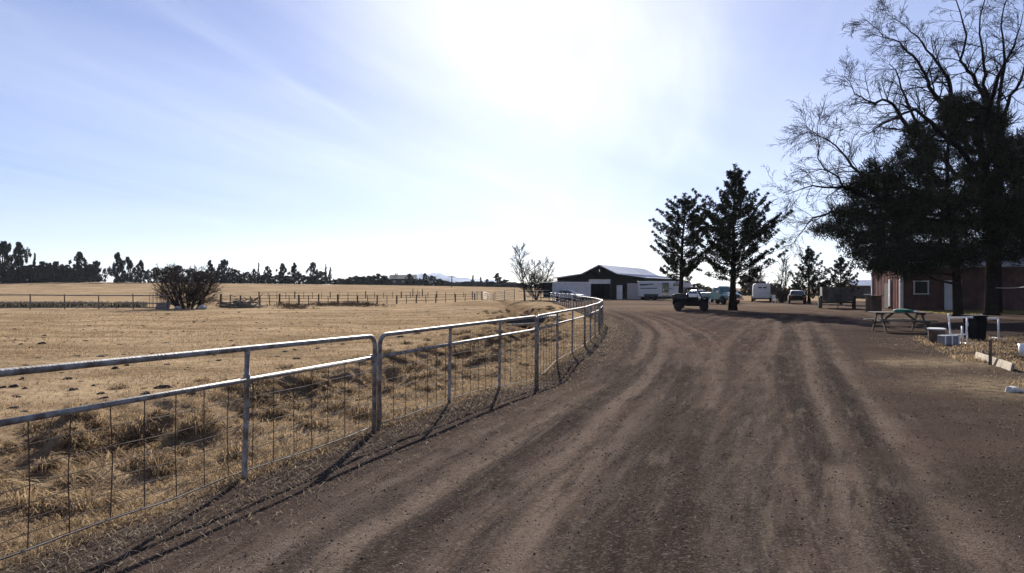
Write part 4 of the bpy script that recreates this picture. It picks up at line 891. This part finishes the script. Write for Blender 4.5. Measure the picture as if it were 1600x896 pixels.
# ------------------------------------------------------------------ red building and grey shed
def red_building():
    c = Vector((X(1408, 53), 53, 0)); u = Vector((7, -1.5, 0)).normalized(); ang = math.atan2(u.y, u.x); g = E('red_building', 'red sided building with white trim behind the pines', 'building', c, ang)
    L, D, hh = 22, 7.4, 3.35
    b = MB(); b.box((L / 2, .1, hh / 2), (L, .2, hh)); [b.box((.3 + .4 * i, -.015, hh / 2), (.05, .03, hh - .02)) for i in range(54)]; O('wall', b, M_REDSHADE, g)
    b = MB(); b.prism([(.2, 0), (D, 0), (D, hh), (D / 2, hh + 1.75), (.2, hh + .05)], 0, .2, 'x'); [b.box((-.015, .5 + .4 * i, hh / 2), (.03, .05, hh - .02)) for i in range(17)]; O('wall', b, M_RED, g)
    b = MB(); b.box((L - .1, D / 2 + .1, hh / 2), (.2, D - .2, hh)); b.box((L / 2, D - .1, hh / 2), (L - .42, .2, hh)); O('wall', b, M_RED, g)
    b = MB()
    for (y0, z0, y1, z1) in ((-.45, hh - .14, D / 2, hh + 1.82), (D + .45, hh - .14, D / 2, hh + 1.82)):
        b.prism([(y0, z0), (y1, z1), (y1, z1 + .12), (y0, z0 + .12)], -.4, L + .4, 'x')
    O('roof', b, M_ROOFG, g)
    b = MB(); b.box((0, -.02, hh / 2 - .1), (.22, .22, hh - .2)); O('corner_trim', b, M_WHITE, g)
    b = MB(); b.box((-.04, D - .05, hh / 2 - .1), (.12, .2, hh - .2)); O('corner_trim', b, M_WHITE, g)
    b = MB(); b.box((-.05, 2.6, 1.3), (.08, .42, 2.1)); O('door_trim', b, M_WHITE, g)
    b = MB(); b.box((-.03, 3.4, 1.05), (.05, 1.0, 2.0)); O('door', b, M_DARKWOOD, g)
    def win(x, z, w, hgt):
        q = MB(); q.box((x, -.05, z), (w, .05, hgt)); f = O('window', q, mat('shaded_pane', (.035, .032, .03), .6, 0, .3, 3, 0, .1), g); q = MB()  # shade put into the pane: dark, dull colour with little reflection
        for sx in (-1, 1): q.box((x + sx * w / 2, -.07, z), (.08, .06, hgt + .1))
        for sz in (-1, 1): q.box((x, -.074, z + sz * hgt / 2), (w + .14, .06, .08))
        O('frame', q, M_WHITE, f)
    win(1.35, 1.72, .95, .95)
    b = MB(); b.box((3.5, -.045, 1.15), (1.15, .06, 2.2)); d = O('door', b, M_WHITE, g); q = MB(); q.box((3.95, -.1, 1.1), (.06, .06, .12)); O('handle', q, M_CHROME, d)
    win(9.5, 1.75, 1.1, .95); b = MB(); b.box((.5, -.05, 2.75), (.2, .1, .2)); O('lamp', b, M_CHROME, g)
red_building()
def grey_shed():
    Y = 112; x = X(1356, Y); g = E('grey_shed', 'low distant shed with a pale grey roof left of the red building', 'shed', (x, Y, 0), R(3))
    b = MB(); b.box((0, 1.5, 1.0), (5.2, 5, 2.0)); O('wall', b, M_DARKWOOD, g); b = MB(); b.prism([(-1.3, 2.0), (-1.3, 2.1), (1.6, 2.95), (4.4, 2.1), (4.4, 2.0), (1.6, 2.85)], -2.9, 2.9, 'x'); O('roof', b, M_ROOF, g)
    b = MB(); b.box((-.6, -1.02, .9), (1.0, .05, 1.7)); O('door', b, M_RUST, g)
grey_shed()

# ------------------------------------------------------------------ things in the yard at right
def picnic_table():
    Y = 27.5; L = 2.1; g = E('picnic_table', 'weathered wooden picnic table with green cloth on top beside the drive', 'picnic table', (X(1405, Y), Y, h(X(1405, Y), Y)), R(-6))
    b = MB(); [b.box((0, -.33 + .165 * i, .745), (L, .15, .04)) for i in range(5)]; O('tabletop', b, M_TABLE, g, .006)
    for s in (-1, 1):
        b = MB(); [b.box((0, s * (.6 + .15 * i), .44), (L, .14, .04)) for i in range(2)]; O('bench_seat', b, M_TABLE, g, .006)
        x = s * (L / 2 - .3)
        for t in (-1, 1):
            b = MB(); b.box((x, t * .42, .36), (.045, .10, .86), 0, ('X', t * R(32))); O('leg', b, M_TABLE, g, .005)
        b = MB(); b.box((x + .05, 0, .395), (.045, 1.5, .1)); b.box((x + .05, 0, .69), (.045, .72, .08)); O('crossbar', b, M_TABLE, g, .005)
        b = MB(); b.box((x * .58, 0, .56), (.62, .05, .08), 0, ('Y', s * R(38))); O('brace', b, M_TABLE, g, .005)
    return g
pt = picnic_table()
def lump(name, c, dims, seed, m, label, cat, n=(20, 12), amp=.35, group=None):
    rng = np.random.RandomState(seed); q = MB(); nu, nv = n; vs = []
    for i in range(nv + 1):
        th = math.pi * i / nv
        for j in range(nu):
            a = 2 * math.pi * j / nu; k = 1 + amp * (float(vn(np.array([a * 1.3 + seed]), np.array([th * 1.7]), seed)[0]) - .5) * 2 * math.sin(th)
            vs.append((dims[0] * math.sin(th) * math.cos(a) * k, dims[1] * math.sin(th) * math.sin(a) * k, dims[2] * math.cos(th) * k))
    fs = [(i * nu + j, i * nu + (j + 1) % nu, (i + 1) * nu + (j + 1) % nu, (i + 1) * nu + j) for i in range(nv) for j in range(nu)]
    q.add(vs, fs); o = O(name, q, m, None, smooth=True); o.location = c; return T(o, label, cat, group)
tz = pt.location.z + .77
lump('cloth', (pt.location.x - .02, 27.4, tz + .05), (.34, .22, .07), 3, M_GREEN, 'crumpled green cloth heaped on the picnic table', 'cloth', amp=.6)
lump('rag', (pt.location.x + .45, 27.45, tz + .02), (.3, .15, .03), 5, M_PVC, 'pale rag lying on the picnic table right of the green cloth', 'cloth', amp=.6)
def pvc_frames():
    Y = 21.2; x = X(1490, Y); z = h(x, Y); k = Y / F
    def pt_(px, py, dy=0): v = P(px, py, Y); return (v.x - x, dy, v.z - z)
    g = E('jump_frame', 'white plastic pipe frame standing by the brown tub', 'pipe frame', (x, Y, z))
    for nm, pts in (('post', [pt_(1482, 490), pt_(1484, 513)]), ('post', [pt_(1511, 496), pt_(1510, 524)]), ('top_bar', [pt_(1483, 497), pt_(1518, 496)]), ('bottom_bar', [pt_(1470, 524), pt_(1511, 523)]),
                    ('post', [pt_(1475, 504, -.25), pt_(1479, 539, -.25)]), ('post', [pt_(1495, 509, -.25), pt_(1494, 539, -.25)])):
        q = MB(); q.tube(pts, .024, 8); O(nm, q, M_PVC, g, smooth=True)
    q = MB(); a = pt_(1511, 507); q.tube([(a[0], 0, a[2] - .05), (a[0], 0, a[2] + .05)], .034, 8); O('joint', q, M_PVC, g); q = MB(); a = pt_(1518, 496); q.tube([(a[0] - .03, 0, a[2]), (a[0] + .03, 0, a[2])], .034, 8); O('joint', q, M_PVC, g)
    for px in (1484, 1511):
        a = pt_(px, 524); q = MB(); q.tube([(a[0], -.25, .02), (a[0], .3, .02)], .024, 8); q.tube([(a[0], .0, .02), (a[0], 0, a[2] + .1)], .022, 8); O('foot', q, M_PVC, g, smooth=True)
    Y2 = 23.5; x2 = X(1546, Y2); z2 = h(x2, Y2)
    def p2_(px, py): v = P(px, py, Y2); return (v.x - x2, 0, v.z - z2)
    g2 = E('jump_frame', 'second white pipe frame farther right in the pine shade', 'pipe frame', (x2, Y2, z2))
    q = MB(); q.tube([p2_(1528, 497), p2_(1560, 498)], .026, 8); O('top_bar', q, M_PVC, g2, smooth=True)
    for px in (1530, 1560):
        a = p2_(px, 497); q = MB(); q.tube([a, (a[0], 0, 0)], .026, 8); O('post', q, M_PVC, g2, smooth=True); q = MB(); q.tube([(a[0], -.3, .02), (a[0], .3, .02)], .024, 8); O('foot', q, M_PVC, g2, smooth=True)
    a = p2_(1533, 491); q = MB(); q.tube([(a[0], 0, a[2] - .1), (a[0], 0, a[2])], .035, 8); O('joint', q, M_PVC, g2)
    # tub and crate
    xx = X(1463, 21.6); zz = h(xx, 21.6); g3 = E('planter_tub', 'brown tub with a pale rim at the left of the pipe frame', 'tub', (xx, 21.6, zz))
    q = MB(); q.lathe_z((0, 0, 0), [(.20, 0), (.23, .2), (.235, .42), (.2, .42), (.19, .3)], 18); O('barrel', q, M_BROWN, g3, smooth=False)
    q = MB(); q.lathe_z((0, 0, .42), [(.2, 0), (.25, 0), (.26, .04), (.2, .05)], 18); O('rim', q, M_PVC, g3)
    xx = X(1482, 20.9); zz = h(xx, 20.9); g4 = E('plastic_crate', 'low pale grey plastic crate at the foot of the pipe frame', 'crate', (xx, 20.9, zz))
    q = MB(); q.box((0, 0, .15), (.46, .34, .28)); O('shell', q, mat('grey_plastic', (.2, .2, .2), .7), g4, .01)
    for s in (-.2, 0, .2):
        q = MB(); q.box((s, -.18, .15), (.03, .02, .28)); O('rib', q, M_PVC, g4)
pvc_frames()
# black storage bins in the shade
def dark_bin(label, px, Y, w, hgt):
    xx = X(px, Y); g = E('storage_bin', label, 'bin', (xx, Y, h(xx, Y)), R(5)); q = MB(); q.loft([[(-w / 2 * .9, -.3, 0), (w / 2 * .9, -.3, 0), (w / 2 * .9, .3, 0), (-w / 2 * .9, .3, 0)], [(-w / 2, -.34, hgt), (w / 2, -.34, hgt), (w / 2, .34, hgt), (-w / 2, .34, hgt)]]); O('shell', q, M_FLATBLACK, g, .02)
    q = MB(); q.box((0, 0, hgt + .03), (w + .06, .74, .06)); O('lid', q, M_FLATBLACK, g, .02)
dark_bin('black bin between the two white pipe frames', 1523, 23.0, .34, .75)
def brown_cabinet():
    Y = 50; x = X(1366, Y); g = E('brown_cabinet', 'brown wooden box standing left of the red building', 'cabinet', (x, Y, 0), R(8))
    q = MB(); q.box((0, 0, .55), (.75, .6, 1.1)); O('shell', q, M_BROWN, g, .01); q = MB(); q.box((0, -.02, 1.13), (.85, .7, .06)); O('lid', q, M_DARKWOOD, g)
    x = X(1355, 49); g = E('wooden_post', 'short square post left of the brown wooden box', 'post', (x, 49, 0)); q = MB(); q.box((0, 0, .6), (.16, .16, 1.25)); O('shaft', q, M_TABLE, g, .01); q = MB(); q.box((0, 0, 1.24), (.34, .3, .05)); O('cap', q, M_PVC, g)
brown_cabinet()
def chair(px, Y, rz, label):
    x = X(px, Y); g = E('plastic_chair', label, 'chair', (x, Y, 0), rz)
    q = MB(); q.box((0, 0, .43), (.48, .46, .04)); O('seat', q, M_PVC, g, .01); q = MB(); q.box((0, .24, .68), (.46, .04, .46)); O('backrest', q, M_PVC, g, .01)
    for a in (-.2, .2):
        for c in (-.2, .2): q = MB(); q.tube([(a, c, .43), (a * 1.15, c * 1.15, 0)], .025, 6); O('leg', q, M_PVC, g)
chair(1211, 78, R(20), 'white plastic chair beside the small white horse trailer')
# garden edge at right
def garden():
    a = Vector((*G(1525, 560), 0)); b = Vector((*G(1582, 580), 0)); d = (b - a); L = d.length; g = E('plank_edging', 'pale weathered plank edging the garden plot at right', 'plank', (a.x, a.y, h(a.x, a.y)), math.atan2(d.y, d.x))
    q = MB(); q.box((L / 2, 0, .06), (L, .05, .19), 0, ('X', R(-12))); o = O('board', q, M_PLANK, g, .006)
    q = MB(); q.box((.35, .06, .06), (.06, .05, .34)); O('peg', q, M_TABLE, g)
    x, y = G(1547, 570); g = E('stake', 'lone wooden stake standing behind the plank edging', 'stake', (x, y, h(x, y))); q = MB(); q.tube([(0, 0, -.1), (.01, 0, .56)], [.035, .03], 6); O('shaft', q, M_TABLE, g); q = MB(); q.tube([(.01, 0, .56), (.012, 0, .6)], [.03, .012], 6); O('tip', q, M_PLANK, g)
    x, y = G(1597, 556); o = lump('white_bucket', (x, y, .0), (.1, .1, .1), 8, M_PVC, 'white bucket cut by the right frame edge', 'bucket'); bpy.data.objects.remove(o)
    g = E('bucket', 'white bucket at the right frame edge behind the plank', 'bucket', (x + .06, y, h(x, y))); q = MB(); q.lathe_z((0, 0, 0), [(.11, 0), (.14, .3), (.125, .3), (.10, .03)], 16); O('shell', q, M_PVC, g, smooth=True); q = MB(); q.tube([(-.14, 0, .29), (-.1, 0, .36), (0, 0, .4), (.1, 0, .36), (.14, 0, .29)], .005, 4); O('handle', q, M_WIRE, g)
    x, y = G(1582, 613); lump('rock', (x, y, h(x, y) + .03), (.14, .09, .06), 12, M_STONE, 'pale flat rock on the straw at the right', 'rock')
    q = MB(); rng = np.random.RandomState(2)
    for i in range(26):
        p = Vector((*G(rng.uniform(1555, 1625), rng.uniform(546, 566)), 0)); pts = [p + Vector((0, 0, h(p.x, p.y)))]
        dd = Vector((rng.uniform(-1, 1), rng.uniform(-1, 1), .9))
        for k in range(5): dd += Vector((rng.uniform(-.4, .4), rng.uniform(-.4, .4), -.42)); pts.append(pts[-1] + dd * .16)
        q.tube(pts, .007, 4, False)
    T(O('bramble', q, M_TWIG), 'tangled dead brambles behind the plank edging', 'bramble')
garden()
def clothesline():
    a = P(1556, 450, 43.5); b = P(1640, 440, 40); q = MB(); q.tube([a.lerp(b, t / 10) + Vector((0, 0, -.15 * math.sin(math.pi * t / 10))) for t in range(11)], .014, 5)
    T(O('rope', q, M_PVC), 'pale rope strung from the thick pine toward the right', 'rope')
clothesline()

# ------------------------------------------------------------------ pasture clutter
def brush_pile():
    x0, Y = X(376, 62), 62; z = hs(x0, Y); rng = np.random.RandomState(6); q = MB()
    for i in range(150):
        a = Vector((rng.normal() * 1.0, rng.normal() * .6, abs(rng.normal()) * .32)); d = Vector((rng.normal(), rng.normal() * .6, rng.normal() * .3)).normalized() * rng.uniform(.4, 1.3)
        q.tube([a - d * .5, a, a + d * .5 + Vector((0, 0, rng.uniform(-.1, .15)))], [.035, .045, .02], 5)
    o = O('brush_pile', q, mat('bleached_wood', (.17, .15, .13), .95, 0, .5, 2)); o.location = (x0, Y, z); T(o, 'grey tangled pile of cut branches right of the bare bush', 'brush pile')
brush_pile()
for px, Y, sz, lb_ in ((278, 57, .26, 'pale rock at the foot of the bare bush, left one'), (316, 57, .34, 'larger pale rock at the foot of the bare bush, right one')):
    lump('rock', (X(px, Y), Y, hs(X(px, Y), Y) + sz * .3), (sz, sz * .8, sz * .65), px, M_STONE, lb_, 'rock')
def arch_panel():
    Y = 58; x = X(244, Y); g = E('arch_rails', 'bent grey pipe rails left of the bare bush', 'pipe rails', (x, Y, hs(x, Y)))
    for k in range(4):
        s = -.55 + .32 * k; q = MB(); q.tube([(s, 0, 0), (s, 0, 1.2), (s + .05, 0, 1.3), (s + .18, 0, 1.3), (s + .22, 0, 1.2), (s + .22, 0, 0)], .022, 5); O('hoop', q, M_RAIL, g)
    x = X(255, 56.5); q = MB(); q.box((0, 0, .26), (1.1, .04, .62), 0, ('X', R(-35))); o = O('board', q, mat('grey_board', (.22, .19, .17), .8), None, .005); o.location = (x, 56.5, hs(x, 56.5)); T(o, 'pale sheet of board leaning by the bent pipe rails', 'board')
arch_panel()
def culvert():
    a = P(793, 509, 33); b = P(872, 506, 37); a.z = -.02; b.z = -.02; q = MB(); n = 44; d = b - a; pts = [a + d * (i / n) for i in range(n + 1)]
    q.tube(pts, [.30 + (.025 if i % 2 else 0) for i in range(n + 1)], 16); o = O('culvert_pipe', q, mat('dark_culvert', (.03, .028, .027), .7, .3, .4, 4)); T(o, 'dark corrugated culvert pipe lying across the ditch', 'culvert pipe')
    a = P(790, 514, 31); b = P(842, 513, 31.5); q = MB(); q.tube([(a.x, a.y, .05), (b.x, b.y, .09)], .06, 8); T(O('timber_pole', q, M_PLANK), 'pale pole lying in front of the culvert pipe', 'pole')
culvert()

# ------------------------------------------------------------------ grass, straw, clods, gravel
def blades(name, x, y, hgt, wid, lean, m, tint, label, flat=False, rng=NP, zoff=-.01):
    n = len(x); z = H(x, y) + zoff; a = rng.uniform(0, 2 * np.pi, n); u = np.stack([np.cos(a), np.sin(a), np.zeros(n)], 1)
    b = rng.uniform(0, 2 * np.pi, n); L = np.stack([np.cos(b), np.sin(b), np.zeros(n)], 1) * (lean * hgt)[:, None]
    p = np.stack([x, y, z], 1); up = np.array([0, 0, 1.])
    w = u * (wid / 2)[:, None]
    v = np.stack([p - w, p + w, p + L * .35 + up * (hgt * .6)[:, None] + w * .7, p + L * .35 + up * (hgt * .6)[:, None] - w * .7, p + L + up * (hgt * np.maximum(.1, 1 - lean * .45))[:, None]], 1).reshape(-1, 3)
    i = np.arange(n)[:, None] * 5; tri = np.concatenate([i + [0, 1, 2], i + [0, 2, 3], i + [3, 2, 4]], 0)
    o = arr(name, v, tri, m, None, np.repeat(tint, 5)); T(o, label, None, None, 'stuff'); o['category'] = 'grass'; return o
def scatter():
    rng = np.random.RandomState(77)
    # tussocks in the rough strip: domes of arching dry blades
    def tussock(cx, cy, size, n):
        k = np.repeat(np.arange(len(cx)), n); N_ = len(k); sz = size[k]; ph = rng.uniform(0, 2 * np.pi, N_); d = np.stack([np.cos(ph), np.sin(ph)], 1)
        rr = sz * .55 * np.sqrt(rng.uniform(0, 1, N_)); x = cx[k] + d[:, 0] * rr; y = cy[k] + d[:, 1] * rr; z = H(x, y) - .01
        ph2 = ph + rng.normal(size=N_) * .7; d2 = np.stack([np.cos(ph2), np.sin(ph2)], 1); d2[:, 0] += .25; L = sz * rng.uniform(.5, 1.25, N_)
        e1 = np.clip(1.25 - rr / sz * 1.1 + rng.normal(size=N_) * .2, .25, 1.55); e2 = e1 - rng.uniform(.9, 1.9, N_)
        p0 = np.stack([x, y, z], 1); p1 = p0 + np.stack([d2[:, 0] * np.cos(e1), d2[:, 1] * np.cos(e1), np.sin(e1)], 1) * (.5 * L)[:, None]
        p2 = p1 + np.stack([d2[:, 0] * np.cos(e2), d2[:, 1] * np.cos(e2), np.sin(e2)], 1) * (.55 * L)[:, None]
        w = np.stack([-d2[:, 1], d2[:, 0], np.zeros(N_)], 1) * (rng.uniform(.0025, .0055, N_) * (1 + y / 18))[:, None]
        V = np.stack([p0 - w, p0 + w, p1 + w * .8, p1 - w * .8, p2], 1).reshape(-1, 3); i = np.arange(N_)[:, None] * 5
        return V, np.concatenate([i + [0, 1, 2], i + [0, 2, 3], i + [3, 2, 4]], 0), np.repeat(np.clip(rng.uniform(0, 1, N_) ** .8 * .75 + rng.uniform(-.1, .3, len(cx))[k], 0, 1), 5)
    cx, cy, cz = [], [], []
    while len(cx) < 820:
        y = 3.2 + 48 * rng.uniform() ** 1.75; xd = np.interp(y, [p[1] for p in DITCH], [p[0] for p in DITCH]); x = xd + rng.normal() * 1.1
        d, s = pdist(np.array([x]), np.array([y]), FENCE)
        if s[0] > 0 or d[0] < .55 or vn(np.array([x * .7]), np.array([y * .5]), 203)[0] < .3: continue
        cx.append(x); cy.append(y); cz.append(rng.uniform(.10, .31) * (1 if rng.uniform() > .25 else .6))
    cx, cy, cz = map(np.array, (cx, cy, cz)); V, Fc, ti = tussock(cx, cy, cz, (130 * cz / .24).astype(int) + 20)
    o = arr('tussock_grass', V, Fc, M_STRAW, None, ti); T(o, 'straw coloured tussocks of dry grass along the ditch', 'grass', None, 'stuff')
    # short pasture grass
    n = 210000; y = 2.5 + 45 * rng.uniform(size=n) ** 1.9; x = -y * .9 - 3 + (y * .9 + 8) * rng.uniform(size=n)
    d, s = pdist(x, y, FENCE); sd = d * s; keep = (sd < .05 - rng.uniform(0, .35, n)) & (fbm(x * .8, y * .8, 91, 3) + rng.uniform(-.25, .25, n) > .4); x, y = x[keep], y[keep]; n = len(x)
    blades('short_grass', x, y, rng.uniform(.025, .085, n), rng.uniform(.005, .011, n) * (1 + y / 16), rng.uniform(.4, 1.5, n), M_SHORT, rng.uniform(0, 1, n), 'short dry grass of the pasture', rng=rng)
    n = 42000; y = 2.6 + 30 * rng.uniform(size=n) ** 1.7; fx = np.interp(y, [p[1] for p in FENCE[:12]], [p[0] for p in FENCE[:12]]); x = fx + .12 - np.abs(rng.normal(size=n)) * .75; k3 = fbm(x * 1.7, y * 1.7, 44, 3) + rng.uniform(-.25, .25, n) > .42; x, y = x[k3], y[k3]; n = len(x)
    blades('verge_grass', x, y, rng.uniform(.02, .10, n), rng.uniform(.0035, .007, n) * (1 + y / 16), rng.uniform(.5, 2.2, n), M_STRAW, rng.uniform(0, 1, n), 'matted short dry grass under the mesh fence', rng=rng)
    n = 90000; y = 3 + 40 * rng.uniform(size=n) ** 1.8; x = np.interp(y, [p[1] for p in DITCH], [p[0] for p in DITCH]) + rng.normal(size=n) * 1.3; d, s = pdist(x, y, FENCE); k3 = (s < 0) & (d > .3) & (fbm(x * 1.3, y * 1.3, 64, 3) + rng.uniform(-.2, .2, n) > .43); x, y = x[k3], y[k3]; n = len(x)
    blades('ditch_grass', x, y, rng.uniform(.02, .11, n), rng.uniform(.0035, .007, n) * (1 + y / 16), rng.uniform(.7, 2.4, n), M_STRAW, rng.uniform(0, 1, n), 'matted dead grass lining the ditch', rng=rng)
    # straw litter on the verge and on the right side yard
    n = 14000; y = 2.5 + 40 * rng.uniform(size=n) ** 1.6; fx = np.interp(y, [p[1] for p in FENCE[:12]], [p[0] for p in FENCE[:12]]); x = fx + .1 + np.abs(rng.normal(size=n)) * .55
    n2 = 15000; y2 = 5 + 20 * rng.uniform(size=n2) ** .85; rx = np.interp(y2, [p[1] for p in RIGHT], [p[0] for p in RIGHT]); x2 = rx + 1.0 + 7 * rng.uniform(size=n2) ** .8
    k2 = fbm(x2 * .7, y2 * .7, 61, 4) + rng.uniform(-.12, .12, n2) > .5; x = np.concatenate([x, x2[k2]]); y = np.concatenate([y, y2[k2]])
    n3 = 260; y3 = 3 + 18 * rng.uniform(size=n3); x3 = -1 + 8 * rng.uniform(size=n3); x = np.concatenate([x, x3]); y = np.concatenate([y, y3])
    n = len(x); blades('straw_litter', x, y, .012 + .06 * rng.uniform(0, 1, n) ** 2.2, rng.uniform(.003, .006, n) * (1 + y / 14), rng.uniform(1.2, 2.4, n), M_LITTER, rng.uniform(0, 1, n) ** 1.3, 'pale straw litter scattered along the drive edges', rng=rng, zoff=.004)
    # dry grass at right garden and under the building
    n = 9000; y = 12 + 12 * rng.uniform(size=n); x = np.interp(y, [12, 24], [8.6, 13.5]) + rng.uniform(0, 4.5, n)
    kk = fbm(x * .9, y * .9, 33, 3) > .47; x, y = x[kk], y[kk]; n = len(x)
    blades('garden_grass', x, y, rng.uniform(.04, .16, n), rng.uniform(.008, .016, n) * 1.6, rng.uniform(.4, 1.6, n), M_STRAW, rng.uniform(.1, 1, n), 'dry yellow grass around the garden plank at right', rng=rng)
    n = 9000; x = rng.uniform(28, 46, n); y = rng.uniform(45, 52, n); kk = y < 53 - (x - 29.3) * .214 - .2; x, y = x[kk], y[kk]; n = len(x)
    blades('lawn_grass', x, y, rng.uniform(.06, .16, n), rng.uniform(.03, .05, n), rng.uniform(.4, 1.4, n), tinted('yellow_grass', (.16, .14, .05), (.36, .29, .12), .4), rng.uniform(0, 1, n), 'yellow grass in front of the red building', rng=rng)
    # weedy strip behind the left fence
    n = 5200; px = rng.uniform(-60, 230, n); y = 60 + rng.uniform(0, 7, n); x = (px - 800) / F * y; kk = fbm(x * .35, y * .5, 19, 3) > .42; x, y = x[kk], y[kk]; n = len(x)
    o = blades('weed_strip', x, y, rng.uniform(.15, .75, n), rng.uniform(.05, .12, n), rng.uniform(.3, 1.3, n), tinted('grey_weeds', (.03, .03, .02), (.26, .23, .17), .15), rng.uniform(0, 1, n) ** 1.5, 'rough grey weeds behind the left rail fence', rng=rng)
    # brush mounds mid pasture
    cs = []; rr = []
    for (px, Y, w) in ((530, 72, 2.2), (568, 70, 2.4), (548, 74, 2.0), (455, 60, 1.0), (463, 58, .9), (440, 64, 1.0), (500, 70, 1.2)):
        for _ in range(int(22 * w)):
            x = X(px, Y) + rng.normal() * w * .55; y = Y + rng.normal() * .6; cs.append((x, y, hs(x, y) + .05 + .3 * math.exp(-((x - X(px, Y)) / w) ** 2) * rng.uniform(.2, 1))); rr.append(.3)
    V, Fc, ti = clumps(cs, rr, 26, .12, rng, .5, .2); o = arr('dead_weeds', V, Fc, M_BROWNLEAF, None, ti); T(o, 'low brown mounds of dead weeds in the pasture', 'weeds', None, 'stuff')
    # clods and droppings
    n = 520; y = 9 + 50 * rng.uniform(size=n) ** 1.2; x = -y * .85 + (y * .85 - 3.5) * rng.uniform(size=n); d, s = pdist(x, y, DITCH); kk = (d > 1.6) & (s < 0); x, y = x[kk], y[kk]; n = len(x)
    base = np.array([(1, 0, 0), (.5, .87, 0), (-.5, .87, 0), (-1, 0, 0), (-.5, -.87, 0), (.5, -.87, 0), (.5, 0, .8), (-.25, .43, .9), (-.25, -.43, .7)])
    fs = np.array([(0, 1, 6), (1, 7, 6), (1, 2, 7), (2, 3, 7), (3, 8, 7), (3, 4, 8), (4, 5, 8), (5, 6, 8), (5, 0, 6), (6, 7, 8)])
    sz = rng.uniform(.02, .075, n) * np.where(rng.uniform(size=n) > .85, 1.7, 1); sc = np.stack([sz * rng.uniform(.8, 1.8, n), sz, sz * rng.uniform(.35, .8, n)], 1)
    V = base[None] * sc[:, None] * rng.uniform(.75, 1.25, (n, 9, 1)) + np.stack([x, y, H(x, y) - .005], 1)[:, None]; Fc = (np.arange(n)[:, None, None] * 9 + fs[None]).reshape(-1, 3)
    o = arr('dirt_clods', V.reshape(-1, 3), Fc, M_SOIL, None); T(o, 'dark clods and droppings dotted over the pasture', 'clods', None, 'stuff')
    # gravel
    n = 60000; y = 2.6 + 19 * rng.uniform(size=n) ** 1.6; x = -3.6 + 13.5 * rng.uniform(size=n)
    d, s = pdist(x, y, FENCE); kk = (d * s > .35) & (np.abs(x) < y * .8 + .6) & (fbm(x * 1.4, y * .7, 71, 3) + rng.uniform(-.3, .3, n) > .42) & (rng.uniform(8, 21.6, n) > y); x, y = x[kk], y[kk]; n = len(x)
    oc = np.array([(1, 0, 0), (0, 1, 0), (-1, 0, 0), (0, -1, 0), (0, 0, 1), (0, 0, -1)], float); fs = np.array([(0, 1, 4), (1, 2, 4), (2, 3, 4), (3, 0, 4), (1, 0, 5), (2, 1, 5), (3, 2, 5), (0, 3, 5)])
    sz = .0031 * np.minimum(np.exp(rng.normal(size=n) * .42), 2.2) * (1 + y / 13); th = rng.uniform(0, 6.28, n); c, s_ = np.cos(th), np.sin(th)
    v = oc[None] * rng.uniform(.6, 1.3, (n, 6, 1)) * np.stack([sz * 1.3, sz, sz * .7], 1)[:, None]
    vx = v[..., 0] * c[:, None] - v[..., 1] * s_[:, None]; vy = v[..., 0] * s_[:, None] + v[..., 1] * c[:, None]
    V = np.stack([vx + x[:, None], vy + y[:, None], v[..., 2] + (H(x, y) + sz * .3)[:, None]], -1).reshape(-1, 3)
    Fc = (np.arange(n)[:, None, None] * 6 + fs[None]).reshape(-1, 3); o = arr('gravel', V, Fc, M_PEBBLE, None, np.repeat(rng.uniform(0, 1, n) ** 2.2, 6)); T(o, 'loose gravel stones on the drive', 'gravel', None, 'stuff')
scatter()
def haze():
    q = MB(); q.box((0, 3900, 120), (14000, 8400, 300)); m = bpy.data.materials.new('haze'); m.use_nodes = True; nt = m.node_tree; nt.nodes.remove(nt.nodes['Principled BSDF'])
    v = nt.nodes.new('ShaderNodeVolumePrincipled'); v.inputs['Color'].default_value = (.72, .82, 1, 1); v.inputs['Density'].default_value = HAZE; v.inputs['Anisotropy'].default_value = .2
    nt.links.new(v.outputs[0], nt.nodes['Material Output'].inputs['Volume'])
    o = O('haze', q, m); T(o, 'thin pale air over the plain', None, None, 'stuff')
HAZE = 6e-5
haze()
SC.render.engine = 'CYCLES'
